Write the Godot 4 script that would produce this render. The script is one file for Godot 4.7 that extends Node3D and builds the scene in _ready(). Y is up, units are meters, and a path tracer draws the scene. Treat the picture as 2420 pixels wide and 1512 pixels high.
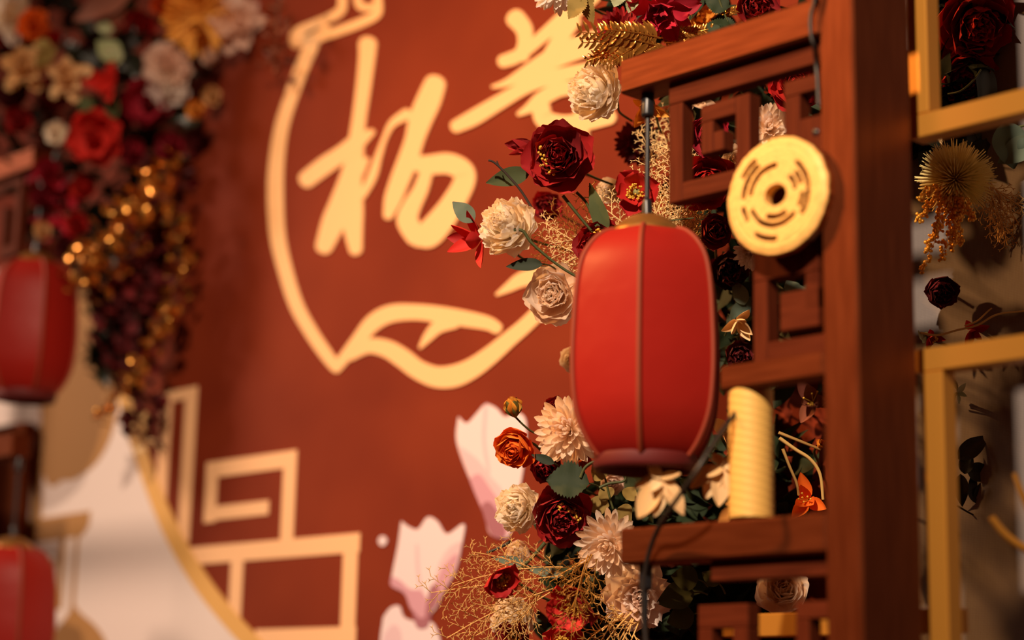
extends Node3D
# A wedding stage dressed in red: banner with a brushed emblem, two lattice screens with lanterns, silk flowers.
# World: x runs along the banner, y up, the banner's face is z = 0 and the screens stand in front of it (z > 0).

const F := 4460.0
const EYE := Vector3(0.0, 1.45, 2.296)
var eye_basis := Basis.from_euler(Vector3(deg_to_rad(11.9), deg_to_rad(46.8), deg_to_rad(1.25)))
var rng := RandomNumberGenerator.new()
var petal_cache := {}
var M := {}
var used := {}


func _ready() -> void:
	rng.seed = 7
	# ---- camera
	var cam := Camera3D.new()
	cam.name = "camera"
	cam.transform = Transform3D(eye_basis, EYE)
	cam.keep_aspect = Camera3D.KEEP_HEIGHT
	var lens := CameraAttributesPhysical.new()
	lens.frustum_focal_length = 12.0 / (756.0 / F)
	lens.frustum_focus_distance = 2.7
	lens.exposure_aperture = 1.6
	lens.frustum_near = 0.05
	lens.frustum_far = 60.0
	cam.attributes = lens
	cam.fov = rad_to_deg(2.0 * atan(756.0 / F))
	add_child(cam)
	# ---- hall light
	var we := WorldEnvironment.new()
	we.name = "hall_environment"
	var env := Environment.new()
	env.background_mode = Environment.BG_COLOR
	env.background_color = Color(0.29, 0.15, 0.09)
	env.background_energy_multiplier = 1.0
	env.tonemap_mode = Environment.TONE_MAPPER_LINEAR
	env.tonemap_exposure = 1.0
	env.sdfgi_enabled = true
	env.ssao_enabled = true
	env.ssil_enabled = true
	we.environment = env
	add_child(we)
	spot("stage_spot", Vector3(-0.25, 4.0, 3.6), Vector3(-2.1, 2.05, 0.3), Color(1.0, 0.88, 0.76), 26.0, 26.0, 1.0, 0.07)
	spot("amber_spot", Vector3(-4.3, 4.4, 2.7), Vector3(-1.85, 2.5, 0.35), Color(1.0, 0.71, 0.42), 19.0, 25.0, 1.0, 0.08)
	spot("far_spot", Vector3(-6.1, 3.9, 2.6), Vector3(-3.85, 2.1, 0.1), Color(1.0, 0.86, 0.74), 15.0, 20.0, 1.0, 0.45)
	materials()
	setting()
	right_screen()
	left_screen()
	gold_frames()
	lanterns()
	arrangement()
	garland()
	fillers()


func spot(called: String, at: Vector3, to: Vector3, c: Color, energy: float, angle: float, soft: float, size: float) -> void:
	var l := SpotLight3D.new()
	l.name = called
	add_child(l)
	l.look_at_from_position(at, to, Vector3.UP)
	l.light_color = c
	l.light_energy = energy
	l.spot_angle = angle
	l.spot_angle_attenuation = soft
	l.spot_range = 30.0
	l.spot_attenuation = 2.0
	l.light_size = size
	l.shadow_enabled = true


# ------------------------------------------------------------------ placing
func ray(px: float, py: float) -> Vector3:
	return eye_basis * Vector3((px - 1210.0) / F, -(py - 756.0) / F, -1.0)


func P(px: float, py: float, z: float) -> Vector3:   # the point at that place on the vertical plane z
	var d := ray(px, py)
	return EYE + d * ((z - EYE.z) / d.z)


func D(px: float, py: float, depth: float) -> Vector3:   # the point at that place, that far ahead
	return EYE + ray(px, py) * depth


func size_at(px: float, depth: float) -> float:
	return px * depth / F


func aim(fx: float, fy: float) -> Vector3:
	return (eye_basis.z + eye_basis.x * fx + eye_basis.y * fy).normalized()


func facing(dir: Vector3, spin: float) -> Basis:   # a basis whose y axis is dir
	var side := dir.cross(Vector3(0.31, 0.2, 0.93)).normalized()
	var b := Basis(side, dir, side.cross(dir))
	return b * Basis(Vector3.UP, spin)


# ------------------------------------------------------------------ nodes
func numbered(called: String) -> String:
	var n: int = used.get(called, 0)
	used[called] = n + 1
	return called if n == 0 else "%s_%03d" % [called, n]


func thing(called: String, label: String, category: String, at: Vector3, group := "") -> Node3D:
	var o := Node3D.new()
	o.name = numbered(called)
	add_child(o)
	o.position = at
	o.set_meta("label", label)
	o.set_meta("category", category)
	if group:
		o.set_meta("group", group)
	return o


func part(par: Node, called: String, mesh: Mesh, mat: Material, xf := Transform3D.IDENTITY) -> MeshInstance3D:
	var m := MeshInstance3D.new()
	m.mesh = mesh
	m.material_override = mat
	m.transform = xf
	m.name = called
	par.add_child(m, true)
	return m


# ------------------------------------------------------------------ mesh building
class Acc:
	var v := PackedVector3Array()
	var n := PackedVector3Array()
	var i := PackedInt32Array()

	func tri(a: Vector3, b: Vector3, c: Vector3, out: Vector3) -> void:
		var k := (b - a).cross(c - a)
		if k.dot(out) > 0.0:
			var t := b
			b = c
			c = t
			k = -k
		var s := v.size()
		v.append_array(PackedVector3Array([a, b, c]))
		var m := -k.normalized()
		n.append_array(PackedVector3Array([m, m, m]))
		i.append_array(PackedInt32Array([s, s + 1, s + 2]))

	func quad(a: Vector3, b: Vector3, c: Vector3, d: Vector3, out: Vector3) -> void:
		tri(a, b, c, out)
		tri(a, c, d, out)

	func grid(pts: PackedVector3Array, cols: int, rows: int, wrap := false) -> void:   # smooth
		var s := v.size()
		var nn := PackedVector3Array()
		nn.resize(cols * rows)
		var ii := PackedInt32Array()
		for r in rows - 1:
			for c in (cols if wrap else cols - 1):
				var a := r * cols + c
				var b := r * cols + (c + 1) % cols
				var d := a + cols
				var e := b + cols
				ii.append_array(PackedInt32Array([a, b, e, a, e, d]))
				var k := -(pts[b] - pts[a]).cross(pts[e] - pts[a])
				var q := -(pts[e] - pts[a]).cross(pts[d] - pts[a])
				nn[a] += k + q
				nn[e] += k + q
				nn[b] += k
				nn[d] += q
		for j in nn.size():
			nn[j] = nn[j].normalized() if nn[j].length_squared() > 1e-20 else Vector3.UP
		for j in ii.size():
			ii[j] += s
		v.append_array(pts)
		n.append_array(nn)
		i.append_array(ii)

	func tube(pts: Array, r0: float, r1: float, sides := 6) -> void:
		var g := PackedVector3Array()
		var up := Vector3(0.2, 0.9, 0.37)
		for k in pts.size():
			var t: Vector3 = (pts[mini(k + 1, pts.size() - 1)] - pts[maxi(k - 1, 0)]).normalized()
			if absf(t.dot(up)) > 0.97:
				up = Vector3(0.9, 0.1, 0.4)
			var a := t.cross(up).normalized()
			var b := a.cross(t)
			up = b
			var r := lerpf(r0, r1, float(k) / (pts.size() - 1))
			for c in sides:
				var w := TAU * c / sides
				g.append(pts[k] + (a * cos(w) + b * sin(w)) * r)
		grid(g, sides, pts.size(), true)

	func box(lo: Vector3, hi: Vector3, bev: float) -> void:
		var c := (lo + hi) / 2.0
		var h := (hi - lo) / 2.0
		var q := []
		for x in [-1.0, 1.0]:
			for y in [-1.0, 1.0]:
				for z in [-1.0, 1.0]:
					q.append([c + Vector3(x * h.x, y * (h.y - bev), z * (h.z - bev)), c + Vector3(x * (h.x - bev), y * h.y, z * (h.z - bev)), c + Vector3(x * (h.x - bev), y * (h.y - bev), z * h.z)])
		var f := func(k0: int, k1: int, k2: int, k3: int, ax: int) -> void:
			var a: Vector3 = q[k0][ax]
			var e: Vector3 = q[k1][ax]
			var g: Vector3 = q[k2][ax]
			var o: Vector3 = q[k3][ax]
			quad(a, e, g, o, (a + e + g + o) / 4.0 - c)
		f.call(0, 1, 3, 2, 0)
		f.call(4, 5, 7, 6, 0)
		f.call(0, 1, 5, 4, 1)
		f.call(2, 3, 7, 6, 1)
		f.call(0, 2, 6, 4, 2)
		f.call(1, 3, 7, 5, 2)
		for e in [[0, 1, 0, 1], [2, 3, 0, 1], [4, 5, 0, 1], [6, 7, 0, 1], [0, 2, 0, 2], [1, 3, 0, 2], [4, 6, 0, 2], [5, 7, 0, 2], [0, 4, 1, 2], [1, 5, 1, 2], [2, 6, 1, 2], [3, 7, 1, 2]]:
			var a: Vector3 = q[e[0]][e[2]]
			var b: Vector3 = q[e[1]][e[2]]
			var g: Vector3 = q[e[1]][e[3]]
			var o: Vector3 = q[e[0]][e[3]]
			quad(a, b, g, o, (a + b + g + o) / 4.0 - c)
		for k in q:
			tri(k[0], k[1], k[2], (k[0] + k[1] + k[2]) / 3.0 - c)

	func lathe(profile: Array, sides: int, at := Vector3.ZERO) -> void:   # profile of Vector2(radius, height)
		var g := PackedVector3Array()
		for p in profile:
			for c in sides:
				var w := -TAU * c / sides
				g.append(at + Vector3(cos(w) * p.x, p.y, sin(w) * p.x))
		grid(g, sides, profile.size(), true)

	func add(m: ArrayMesh, xf: Transform3D) -> void:
		var a := m.surface_get_arrays(0)
		var s := v.size()
		var nb := xf.basis.orthonormalized()
		for p in a[Mesh.ARRAY_VERTEX]:
			v.append(xf * p)
		for p in a[Mesh.ARRAY_NORMAL]:
			n.append(nb * p)
		for k in a[Mesh.ARRAY_INDEX]:
			i.append(k + s)

	func build(colors := PackedColorArray()) -> ArrayMesh:
		var a := []
		a.resize(Mesh.ARRAY_MAX)
		a[Mesh.ARRAY_VERTEX] = v
		a[Mesh.ARRAY_NORMAL] = n
		a[Mesh.ARRAY_INDEX] = i
		if colors.size():
			a[Mesh.ARRAY_COLOR] = colors
		var m := ArrayMesh.new()
		m.add_surface_from_arrays(Mesh.PRIMITIVE_TRIANGLES, a)
		return m


func box_mesh(lo: Vector3, hi: Vector3, bev := 0.0015) -> ArrayMesh:
	var a := Acc.new()
	a.box(lo, hi, bev)
	return a.build()


func curve(pts: Array, steps := 6) -> Array:   # Catmull-Rom through points of any vector kind
	var out := []
	for k in pts.size() - 1:
		var p0 = pts[maxi(k - 1, 0)]
		var p1 = pts[k]
		var p2 = pts[k + 1]
		var p3 = pts[mini(k + 2, pts.size() - 1)]
		for s in steps:
			var t := float(s) / steps
			out.append(0.5 * (2.0 * p1 + (p2 - p0) * t + (2.0 * p0 - 5.0 * p1 + 4.0 * p2 - p3) * t * t + (3.0 * p1 - p0 - 3.0 * p2 + p3) * t * t * t))
	out.append(pts[-1])
	return out


func slab(poly: PackedVector2Array, z0: float, z1: float) -> ArrayMesh:   # a flat piece cut to an outline on the banner
	var a := Acc.new()
	var t := Geometry2D.triangulate_polygon(poly)
	for k in range(0, t.size(), 3):
		var p := [poly[t[k]], poly[t[k + 1]], poly[t[k + 2]]]
		a.tri(Vector3(p[0].x, p[0].y, z1), Vector3(p[1].x, p[1].y, z1), Vector3(p[2].x, p[2].y, z1), Vector3.BACK)
	var turn := -1.0 if Geometry2D.is_polygon_clockwise(poly) else 1.0
	for k in poly.size():
		var p := poly[k]
		var q := poly[(k + 1) % poly.size()]
		var o := Vector3(q.y - p.y, p.x - q.x, 0) * turn
		a.quad(Vector3(p.x, p.y, z0), Vector3(q.x, q.y, z0), Vector3(q.x, q.y, z1), Vector3(p.x, p.y, z1), o)
	return a.build()


func flat(p: Vector2) -> Vector2:   # a place in the picture brought onto the banner
	var w := P(p.x, p.y, 0.0)
	return Vector2(w.x, w.y)


func brush(pts: Array, z1: float) -> ArrayMesh:   # a brush stroke printed on the banner: Vector3(x, y, half width) along its middle
	var c := curve(pts, 6)
	var left := []
	var right := []
	for k in c.size():
		var t: Vector3 = c[mini(k + 1, c.size() - 1)] - c[maxi(k - 1, 0)]
		var s := Vector2(-t.y, t.x).normalized()
		left.append(flat(Vector2(c[k].x, c[k].y) + s * c[k].z))
		right.append(flat(Vector2(c[k].x, c[k].y) - s * c[k].z))
	var a := Acc.new()
	for k in c.size() - 1:
		var q := [left[k], left[k + 1], right[k + 1], right[k]].map(func(p): return Vector3(p.x, p.y, z1))
		a.quad(q[0], q[1], q[2], q[3], Vector3.BACK)
		for w in [[left[k], left[k + 1], right[k]], [right[k], right[k + 1], left[k]]]:
			var o: Vector2 = w[0] - w[2]
			a.quad(Vector3(w[0].x, w[0].y, 0), Vector3(w[1].x, w[1].y, 0), Vector3(w[1].x, w[1].y, z1), Vector3(w[0].x, w[0].y, z1), Vector3(o.x, o.y, 0))
	for e in [0, c.size() - 1]:   # rounded ends
		var away: Vector3 = (c[0] - c[1]) if e == 0 else (c[-1] - c[-2])
		var o := Vector2(away.x, away.y).normalized()
		var s := Vector2(-o.y, o.x)
		var m := Vector2(c[e].x, c[e].y)
		var mw := flat(m)
		for k in 6:
			var p := flat(m + (s * cos(PI * k / 6.0) + o * sin(PI * k / 6.0) * 0.8) * c[e].z)
			var q := flat(m + (s * cos(PI * (k + 1) / 6.0) + o * sin(PI * (k + 1) / 6.0) * 0.8) * c[e].z)
			a.tri(Vector3(mw.x, mw.y, z1), Vector3(p.x, p.y, z1), Vector3(q.x, q.y, z1), Vector3.BACK)
			var w := (p + q) / 2.0 - mw
			a.quad(Vector3(p.x, p.y, 0), Vector3(q.x, q.y, 0), Vector3(q.x, q.y, z1), Vector3(p.x, p.y, z1), Vector3(w.x, w.y, 0))
	return a.build()


# ------------------------------------------------------------------ materials
func rgb8(r: int, g: int, b: int) -> Color:
	return Color(r / 255.0, g / 255.0, b / 255.0)


func mat(key: String, c: Color, rough := 0.7, metal := 0.0, back := 0.0, rim := 0.0) -> StandardMaterial3D:
	var m := StandardMaterial3D.new()
	m.resource_name = key
	m.albedo_color = c
	m.roughness = rough
	m.metallic = metal
	m.cull_mode = BaseMaterial3D.CULL_DISABLED
	if back > 0.0:
		m.backlight_enabled = true
		var l := c.srgb_to_linear() * back
		m.backlight = Color(0.97, 0.94, 0.90) if back > 0.9 else Color(l.r, l.g, l.b).linear_to_srgb()   # thin pale silk lets the light through
	if rim > 0.0:
		m.rim_enabled = true
		m.rim = rim
		m.rim_tint = 0.8
	M[key] = m
	return m


func noise_tex(freq: float, octaves: int, lo: Color, hi: Color, sd: int, size := 512, kind := FastNoiseLite.TYPE_SIMPLEX_SMOOTH, normal := false) -> NoiseTexture2D:
	var n := FastNoiseLite.new()
	n.noise_type = kind
	n.seed = sd
	n.frequency = freq
	n.fractal_octaves = octaves
	var t := NoiseTexture2D.new()
	t.noise = n
	t.width = size
	t.height = size
	t.seamless = true
	if normal:
		t.as_normal_map = true
		t.bump_strength = 4.0
	else:
		var g := Gradient.new()
		g.set_color(0, lo)
		g.set_color(1, hi)
		t.color_ramp = g
	return t


func tones(key: String, cols: Array, rough := 0.75, back := 0.25, rim := 0.06) -> void:
	var out := []
	for k in cols.size():
		out.append(mat("%s_tone_%d" % [key, k], cols[k], rough, 0.0, back, rim))
	M[key] = out


func materials() -> void:
	var grain := noise_tex(0.012, 5, Color(0.80, 0.74, 0.70), Color(1.0, 1.0, 1.0), 3)
	for w in [["wood_x", Vector3(1.2, 14, 14)], ["wood_y", Vector3(14, 1.2, 14)], ["fret_x", Vector3(1.2, 14, 14)], ["fret_y", Vector3(14, 1.2, 14)]]:
		var dull: bool = w[0].begins_with("fret")
		var m := mat(w[0], rgb8(98, 42, 21) if dull else rgb8(118, 60, 34), 0.7 if dull else 0.55, 0.15 if dull else 0.8)
		m.albedo_texture = grain
		m.uv1_triplanar = true
		m.uv1_scale = w[1]
		m.metallic_specular = 0.2
	var ban := mat("banner", rgb8(126, 46, 18), 0.8)
	ban.albedo_texture = noise_tex(0.006, 3, Color(0.86, 0.78, 0.74), Color(1, 1, 1), 9)
	ban.uv1_triplanar = true
	ban.uv1_scale = Vector3(0.7, 0.7, 0.7)
	ban.metallic_specular = 0.3
	mat("print_gold", rgb8(240, 190, 134), 0.75)
	mat("print_fret", rgb8(240, 188, 138), 0.75)
	mat("print_cream", rgb8(226, 210, 204), 0.8)
	mat("print_tan", rgb8(170, 122, 66), 0.75)
	mat("print_ochre", rgb8(220, 168, 92), 0.75)
	mat("magnolia", rgb8(222, 206, 214), 0.8)
	mat("magnolia_shade", rgb8(194, 146, 166), 0.8)
	mat("magnolia_tint", rgb8(212, 184, 196), 0.8)
	mat("magnolia_vein", rgb8(152, 96, 112), 0.8)
	var cl := mat("cloth", rgb8(130, 122, 119), 0.9)
	var im := Image.create(64, 64, false, Image.FORMAT_RGB8)
	for y in 64:
		for x in 64:
			var h := 0.94 + 0.03 * sin(TAU * y / 4.0) * (0.7 + 0.3 * sin(x * TAU / 16.0 + y)) + 0.03 * sin(TAU * x / 4.0)
			im.set_pixel(x, y, Color(h, h, h))
	cl.albedo_texture = ImageTexture.create_from_image(im)
	cl.uv1_triplanar = true
	cl.uv1_scale = Vector3(26, 26, 26)
	mat("floor", rgb8(92, 60, 48), 0.6)
	var sk := mat("lantern_skin", rgb8(156, 32, 24), 0.45, 0.0, 0.08, 0.0)
	sk.metallic_specular = 0.3
	sk.normal_enabled = true
	sk.normal_texture = noise_tex(0.01, 2, Color.BLACK, Color.WHITE, 21, 256, FastNoiseLite.TYPE_SIMPLEX_SMOOTH, true)
	sk.normal_scale = 0.25
	sk.uv1_triplanar = true
	sk.uv1_scale = Vector3(6, 6, 6)
	mat("lantern_seam", rgb8(142, 50, 20), 0.7)
	mat("lantern_dark", rgb8(96, 12, 10), 0.7)
	mat("brass", rgb8(170, 118, 58), 0.4, 0.7)
	mat("black_metal", rgb8(30, 30, 34), 0.35)
	mat("cable", rgb8(34, 28, 26), 0.45)
	var g := mat("gold_tube", rgb8(202, 142, 56), 0.42, 0.55)
	g.metallic_specular = 0.5
	mat("gold_leaf", rgb8(212, 146, 64), 0.24, 0.8)
	mat("gold_bead", rgb8(240, 176, 62), 0.32, 0.45)
	mat("gold_coin", rgb8(250, 198, 112), 0.5, 0.12).vertex_color_use_as_albedo = true
	mat("gold_rope", rgb8(238, 190, 100), 0.6, 0.1)
	tones("burgundy", [rgb8(150, 14, 20), rgb8(128, 8, 16), rgb8(172, 22, 22)])
	tones("scarlet", [rgb8(186, 22, 18), rgb8(164, 14, 16), rgb8(204, 36, 24)])
	tones("wine", [rgb8(92, 6, 14), rgb8(72, 4, 12), rgb8(108, 10, 16)], 0.8, 0.15)
	tones("magenta", [rgb8(178, 14, 46), rgb8(150, 8, 36), rgb8(196, 24, 50)])
	tones("cream", [rgb8(255, 240, 212), rgb8(255, 246, 226), rgb8(252, 230, 190)], 0.8, 0.95)
	tones("peach", [rgb8(254, 222, 188), rgb8(255, 234, 210), rgb8(250, 206, 160)], 0.8, 0.95)
	tones("blush", [rgb8(250, 222, 204), rgb8(244, 206, 184), rgb8(255, 238, 228)], 0.8, 0.95)
	tones("white", [rgb8(242, 232, 222), rgb8(250, 240, 230), rgb8(238, 226, 214)], 0.8, 0.95)
	tones("orange", [rgb8(240, 112, 18), rgb8(228, 94, 12), rgb8(246, 134, 36)])
	tones("amber", [rgb8(226, 150, 44), rgb8(214, 128, 30), rgb8(238, 170, 70)])
	tones("tan", [rgb8(240, 200, 144), rgb8(246, 212, 160), rgb8(230, 186, 126)], 0.8, 0.2)
	tones("butter", [rgb8(252, 226, 140), rgb8(255, 236, 160), rgb8(246, 214, 120)], 0.8, 0.2)
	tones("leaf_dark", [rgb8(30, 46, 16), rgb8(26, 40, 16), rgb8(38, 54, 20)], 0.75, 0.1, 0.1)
	tones("leaf_green", [rgb8(66, 76, 38), rgb8(58, 68, 34), rgb8(76, 86, 46)], 0.85, 0.2, 0.0)
	tones("leaf_olive", [rgb8(142, 118, 56), rgb8(128, 106, 50), rgb8(156, 134, 70)], 0.85, 0.2, 0.0)
	tones("leaf_blue", [rgb8(82, 98, 84), rgb8(70, 88, 76), rgb8(96, 110, 92)], 0.85, 0.2, 0.0)
	tones("leaf_pale", [rgb8(160, 168, 124), rgb8(148, 158, 110), rgb8(176, 182, 140)], 0.65, 0.25, 0.1)
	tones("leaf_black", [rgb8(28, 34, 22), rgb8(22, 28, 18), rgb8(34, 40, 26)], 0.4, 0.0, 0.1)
	tones("leaf_brown", [rgb8(120, 62, 40), rgb8(136, 74, 48), rgb8(104, 50, 36)], 0.7, 0.1, 0.1)
	mat("stem", rgb8(70, 76, 36), 0.6)
	mat("stem_dark", rgb8(46, 44, 30), 0.6)
	mat("stem_tan", rgb8(208, 168, 96), 0.7)
	mat("twig", rgb8(52, 38, 30), 0.8)
	mat("stamen", rgb8(222, 178, 62), 0.7)
	mat("pistil", rgb8(142, 140, 84), 0.7)
	mat("fern_cream", rgb8(250, 216, 152), 0.7, 0.0, 0.2)
	mat("fern_tan", rgb8(232, 184, 108), 0.7, 0.0, 0.15)
	mat("fern_gold", rgb8(190, 132, 54), 0.35, 0.5)
	mat("sepal", rgb8(104, 98, 40), 0.65)


# ------------------------------------------------------------------ the setting
func z2(pts: Array) -> Array:   # coordinates read off an enlargement of the emblem
	return pts.map(func(p): return Vector3(620.0 + p[0] / 1.626, p[1] / 1.626, p[2] / 1.626))


func poly_px(pts: Array, smooth := false) -> PackedVector2Array:
	var v := pts.map(func(p): return Vector2(p[0], p[1]))
	if smooth:
		v.append(v[0])
		v = curve(v, 4)
		v.pop_back()
	return PackedVector2Array(v.map(func(p): return flat(p)))


func bar_px(par: Node, called: String, x0: float, y0: float, x1: float, y1: float, x2: float, y2: float, m: Material, z1 := 0.0022) -> void:
	# a straight upright bar on the banner between two opposite corners, x2, y2 being on the far side
	var a := flat(Vector2(x0, y0))
	var b := flat(Vector2(x1, y1))
	var c := flat(Vector2(x2, y2))
	var lo := a.min(b).min(c)
	var hi := a.max(b).max(c)
	part(par, called, box_mesh(Vector3(lo.x, lo.y, 0.0), Vector3(hi.x, hi.y, z1), 0.0004), m)


func setting() -> void:
	var fl := MeshInstance3D.new()
	fl.name = "floor"
	fl.mesh = box_mesh(Vector3(-9, -0.1, -1), Vector3(5, 0, 7), 0.002)
	fl.material_override = M.floor
	fl.set_meta("kind", "structure")
	fl.set_meta("label", "dark hall floor below the stage")
	add_child(fl)
	var wall := MeshInstance3D.new()
	wall.name = "wall_back"
	wall.mesh = box_mesh(Vector3(-9, 0, -0.06), Vector3(-1.66, 4.6, 0), 0.001)
	wall.material_override = M.banner
	wall.set_meta("kind", "structure")
	wall.set_meta("label", "brick red printed banner wall with a golden emblem")
	wall.set_meta("category", "wall")
	add_child(wall)
	var cloth := MeshInstance3D.new()
	cloth.name = "wall_right"
	cloth.mesh = box_mesh(Vector3(-1.66, 0, -0.06), Vector3(3.5, 4.6, 0.0), 0.001)
	cloth.material_override = M.cloth
	cloth.set_meta("kind", "structure")
	cloth.set_meta("label", "pale woven cloth wall beside the red banner")
	cloth.set_meta("category", "wall")
	add_child(cloth)
	# -- the emblem: a ring with a cloud scroll on top and a wave below
	var pg: Material = M.print_gold
	var ring := Node3D.new()
	ring.name = "emblem"
	ring.set_meta("label", "golden round emblem with brushed characters")
	wall.add_child(ring)
	var z := 0.0020
	for s in [
		[[250, 118, 22], [205, 150, 24], [185, 190, 26], [150, 270, 26], [103, 400, 25], [74, 500, 26], [57, 620, 28], [52, 740, 30], [60, 900, 29], [88, 1030, 27], [132, 1170, 26], [192, 1280, 25], [250, 1365, 24], [285, 1412, 20]],
		[[135, 165, 28], [135, 130, 22], [190, 100, 18], [250, 75, 18], [300, 45, 18], [310, 10, 17], [305, -60, 16]],
		[[150, 160, 24], [215, 145, 18], [300, 118, 18], [380, 88, 18], [435, 60, 18], [448, 30, 16], [440, -40, 16]],
		[[372, -60, 15], [370, 0, 15], [385, 28, 15], [430, 28, 14]],
		[[285, 1415, 20], [318, 1375, 22], [370, 1310, 26], [430, 1240, 32], [500, 1205, 33], [600, 1200, 30], [700, 1212, 32], [800, 1228, 30], [870, 1243, 26], [905, 1262, 22]],
		[[610, 1335, 6], [640, 1295, 18], [680, 1255, 25], [740, 1235, 28]],
		[[340, 1365, 22], [410, 1330, 28], [480, 1340, 33], [540, 1375, 36], [600, 1420, 36], [670, 1448, 40], [740, 1445, 42], [810, 1415, 38], [880, 1365, 34], [950, 1305, 30], [1020, 1245, 28], [1080, 1180, 28], [1130, 1090, 26]],
		[[905, 1132, 6], [950, 1105, 18], [1000, 1075, 28], [1060, 1060, 30], [1110, 1060, 26]]]:
		part(ring, "emblem_band", brush(z2(s), z), pg)
		z += 0.0001
	for s in [
		[[408, 168, 34], [404, 230, 30], [390, 350, 27], [372, 480, 26], [358, 600, 34], [345, 680, 42], [310, 780, 46], [275, 860, 44], [240, 950, 32]],
		[[345, 700, 40], [348, 800, 42], [352, 880, 36], [362, 962, 24]],
		[[172, 692, 32], [240, 640, 34], [310, 592, 32], [370, 545, 30], [425, 508, 12]],
		[[372, 650, 30], [408, 612, 8]],
		[[388, 752, 14], [425, 680, 17], [450, 600, 12], [475, 530, 9], [505, 475, 14], [560, 440, 22]],
		[[668, 322, 40], [642, 390, 46], [612, 460, 44], [588, 540, 36], [562, 620, 38], [530, 700, 36], [505, 770, 32], [487, 830, 18]],
		[[560, 625, 22], [640, 634, 36], [720, 630, 40], [775, 658, 40], [778, 705, 40], [735, 785, 44], [690, 850, 50], [640, 905, 50], [598, 925, 26]],
		[[635, 660, 24], [612, 730, 28], [575, 800, 35], [562, 850, 40], [595, 910, 38]]]:
		part(ring, "brush_stroke", brush(z2(s), z), pg)
		z += 0.0001
	for s in [
		[[975, 70, 36], [1010, 115, 32], [1012, 170, 26], [1000, 215, 30]],
		[[928, 238, 24], [975, 222, 26], [1020, 195, 22], [1090, 135, 24], [1180, 60, 32], [1250, 0, 36], [1300, -50, 36]],
		[[890, 335, 6], [950, 318, 16], [1050, 265, 32], [1150, 212, 42], [1260, 170, 44], [1380, 130, 40]],
		[[1200, 80, 30], [1150, 150, 30], [1100, 240, 30]],
		[[748, 488, 24], [820, 452, 30], [920, 392, 28], [1020, 335, 26], [1120, 298, 28], [1220, 275, 26], [1340, 250, 24]],
		[[990, 440, 8], [1030, 418, 18], [1080, 380, 28], [1150, 345, 28], [1230, 340, 24]],
		[[1075, 405, 32], [1090, 460, 36], [1160, 478, 34], [1240, 470, 34], [1340, 450, 30]],
		[[1240, 300, 26], [1235, 400, 30], [1230, 540, 28]]]:
		part(ring, "brush_stroke", brush(z2(s), z), pg)
		z += 0.0001
	# -- fretwork lines printed at the lower left
	var fr := Node3D.new()
	fr.name = "printed_fret"
	fr.set_meta("label", "pale orange fret pattern printed on the banner")
	wall.add_child(fr)
	var pf: Material = M.print_fret
	bar_px(fr, "fret_line", 441, 918, 468, 915, 431, 1282, pf)
	bar_px(fr, "fret_line", 380, 930, 468, 912, 460, 940, pf, 0.0023)
	bar_px(fr, "fret_line", 383, 930, 409, 930, 378, 1240, pf, 0.0021)
	bar_px(fr, "fret_line", 490, 1093, 703, 1069, 700, 1103, pf, 0.0023)
	bar_px(fr, "fret_line", 673, 1075, 703, 1072, 668, 1281, pf)
	bar_px(fr, "fret_line", 490, 1098, 517, 1098, 486, 1236, pf)
	bar_px(fr, "fret_line", 487, 1200, 637, 1182, 634, 1216, pf, 0.0023)
	bar_px(fr, "fret_line", 425, 1296, 852, 1269, 848, 1305, pf, 0.0023)
	bar_px(fr, "fret_line", 814, 1275, 848, 1275, 808, 1560, pf)
	bar_px(fr, "fret_line", 548, 1315, 577, 1315, 540, 1490, pf)
	bar_px(fr, "fret_line", 605, 1492, 843, 1480, 838, 1520, pf, 0.0023)
	# -- the moon gate printed in cream, with golden rim and antique shapes
	var moon := part(wall, "moon_panel", slab(poly_px([[-260, 640], [215, 640], [235, 740], [262, 850], [290, 950], [318, 1050], [356, 1160], [404, 1275], [470, 1385], [540, 1475], [610, 1550], [720, 1650], [720, 1750], [-260, 1750]]), 0.0, 0.003), M.print_cream)
	moon.set_meta("label", "cream moon gate shape printed on the banner")
	var rim := part(wall, "moon_rim", brush([[232, 680, 14], [262, 800, 15], [292, 920, 15], [322, 1030, 16], [362, 1150, 17], [412, 1265, 19], [475, 1372, 20], [545, 1462, 20], [615, 1535, 20], [720, 1630, 20]].map(func(p): return Vector3(p[0], p[1], p[2])), 0.0036), M.print_ochre)
	rim.set_meta("label", "ochre curved rim of the moon gate")
	var pt: Material = M.print_tan
	part(wall, "printed_vase", slab(poly_px([[100, 640], [205, 640], [215, 690], [242, 770], [268, 850], [280, 930], [276, 990], [258, 1050], [226, 1100], [180, 1132], [150, 1136], [126, 1150], [106, 1122], [98, 1040], [100, 900]], true), 0.003, 0.0036), pt)
	part(wall, "printed_table", slab(poly_px([[-60, 1248], [217, 1207], [214, 1240], [198, 1266], [-60, 1305]]), 0.003, 0.0038), pt)
	part(wall, "printed_column", slab(poly_px([[82, 1060], [108, 1060], [100, 1234], [76, 1238]]), 0.003, 0.0035), pt)
	bar_px(wall, "printed_table_leg", 147, 1262, 161, 1262, 147, 1440, pt, 0.0034)
	bar_px(wall, "printed_table_leg", 70, 1330, 128, 1322, 126, 1440, pt, 0.0036)
	bar_px(wall, "printed_table_leg", 180, 1262, 190, 1260, 176, 1440, pt, 0.0035)
	part(wall, "printed_vase", slab(poly_px([[178, 1428], [195, 1450], [225, 1475], [250, 1510], [262, 1560], [250, 1640], [110, 1640], [100, 1560], [118, 1510], [150, 1470]], true), 0.003, 0.0036), pt)
	part(wall, "printed_block", slab(poly_px([[66, 948], [98, 945], [100, 1000], [84, 1022], [66, 1018]]), 0.0036, 0.0042), M.print_cream)
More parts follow.
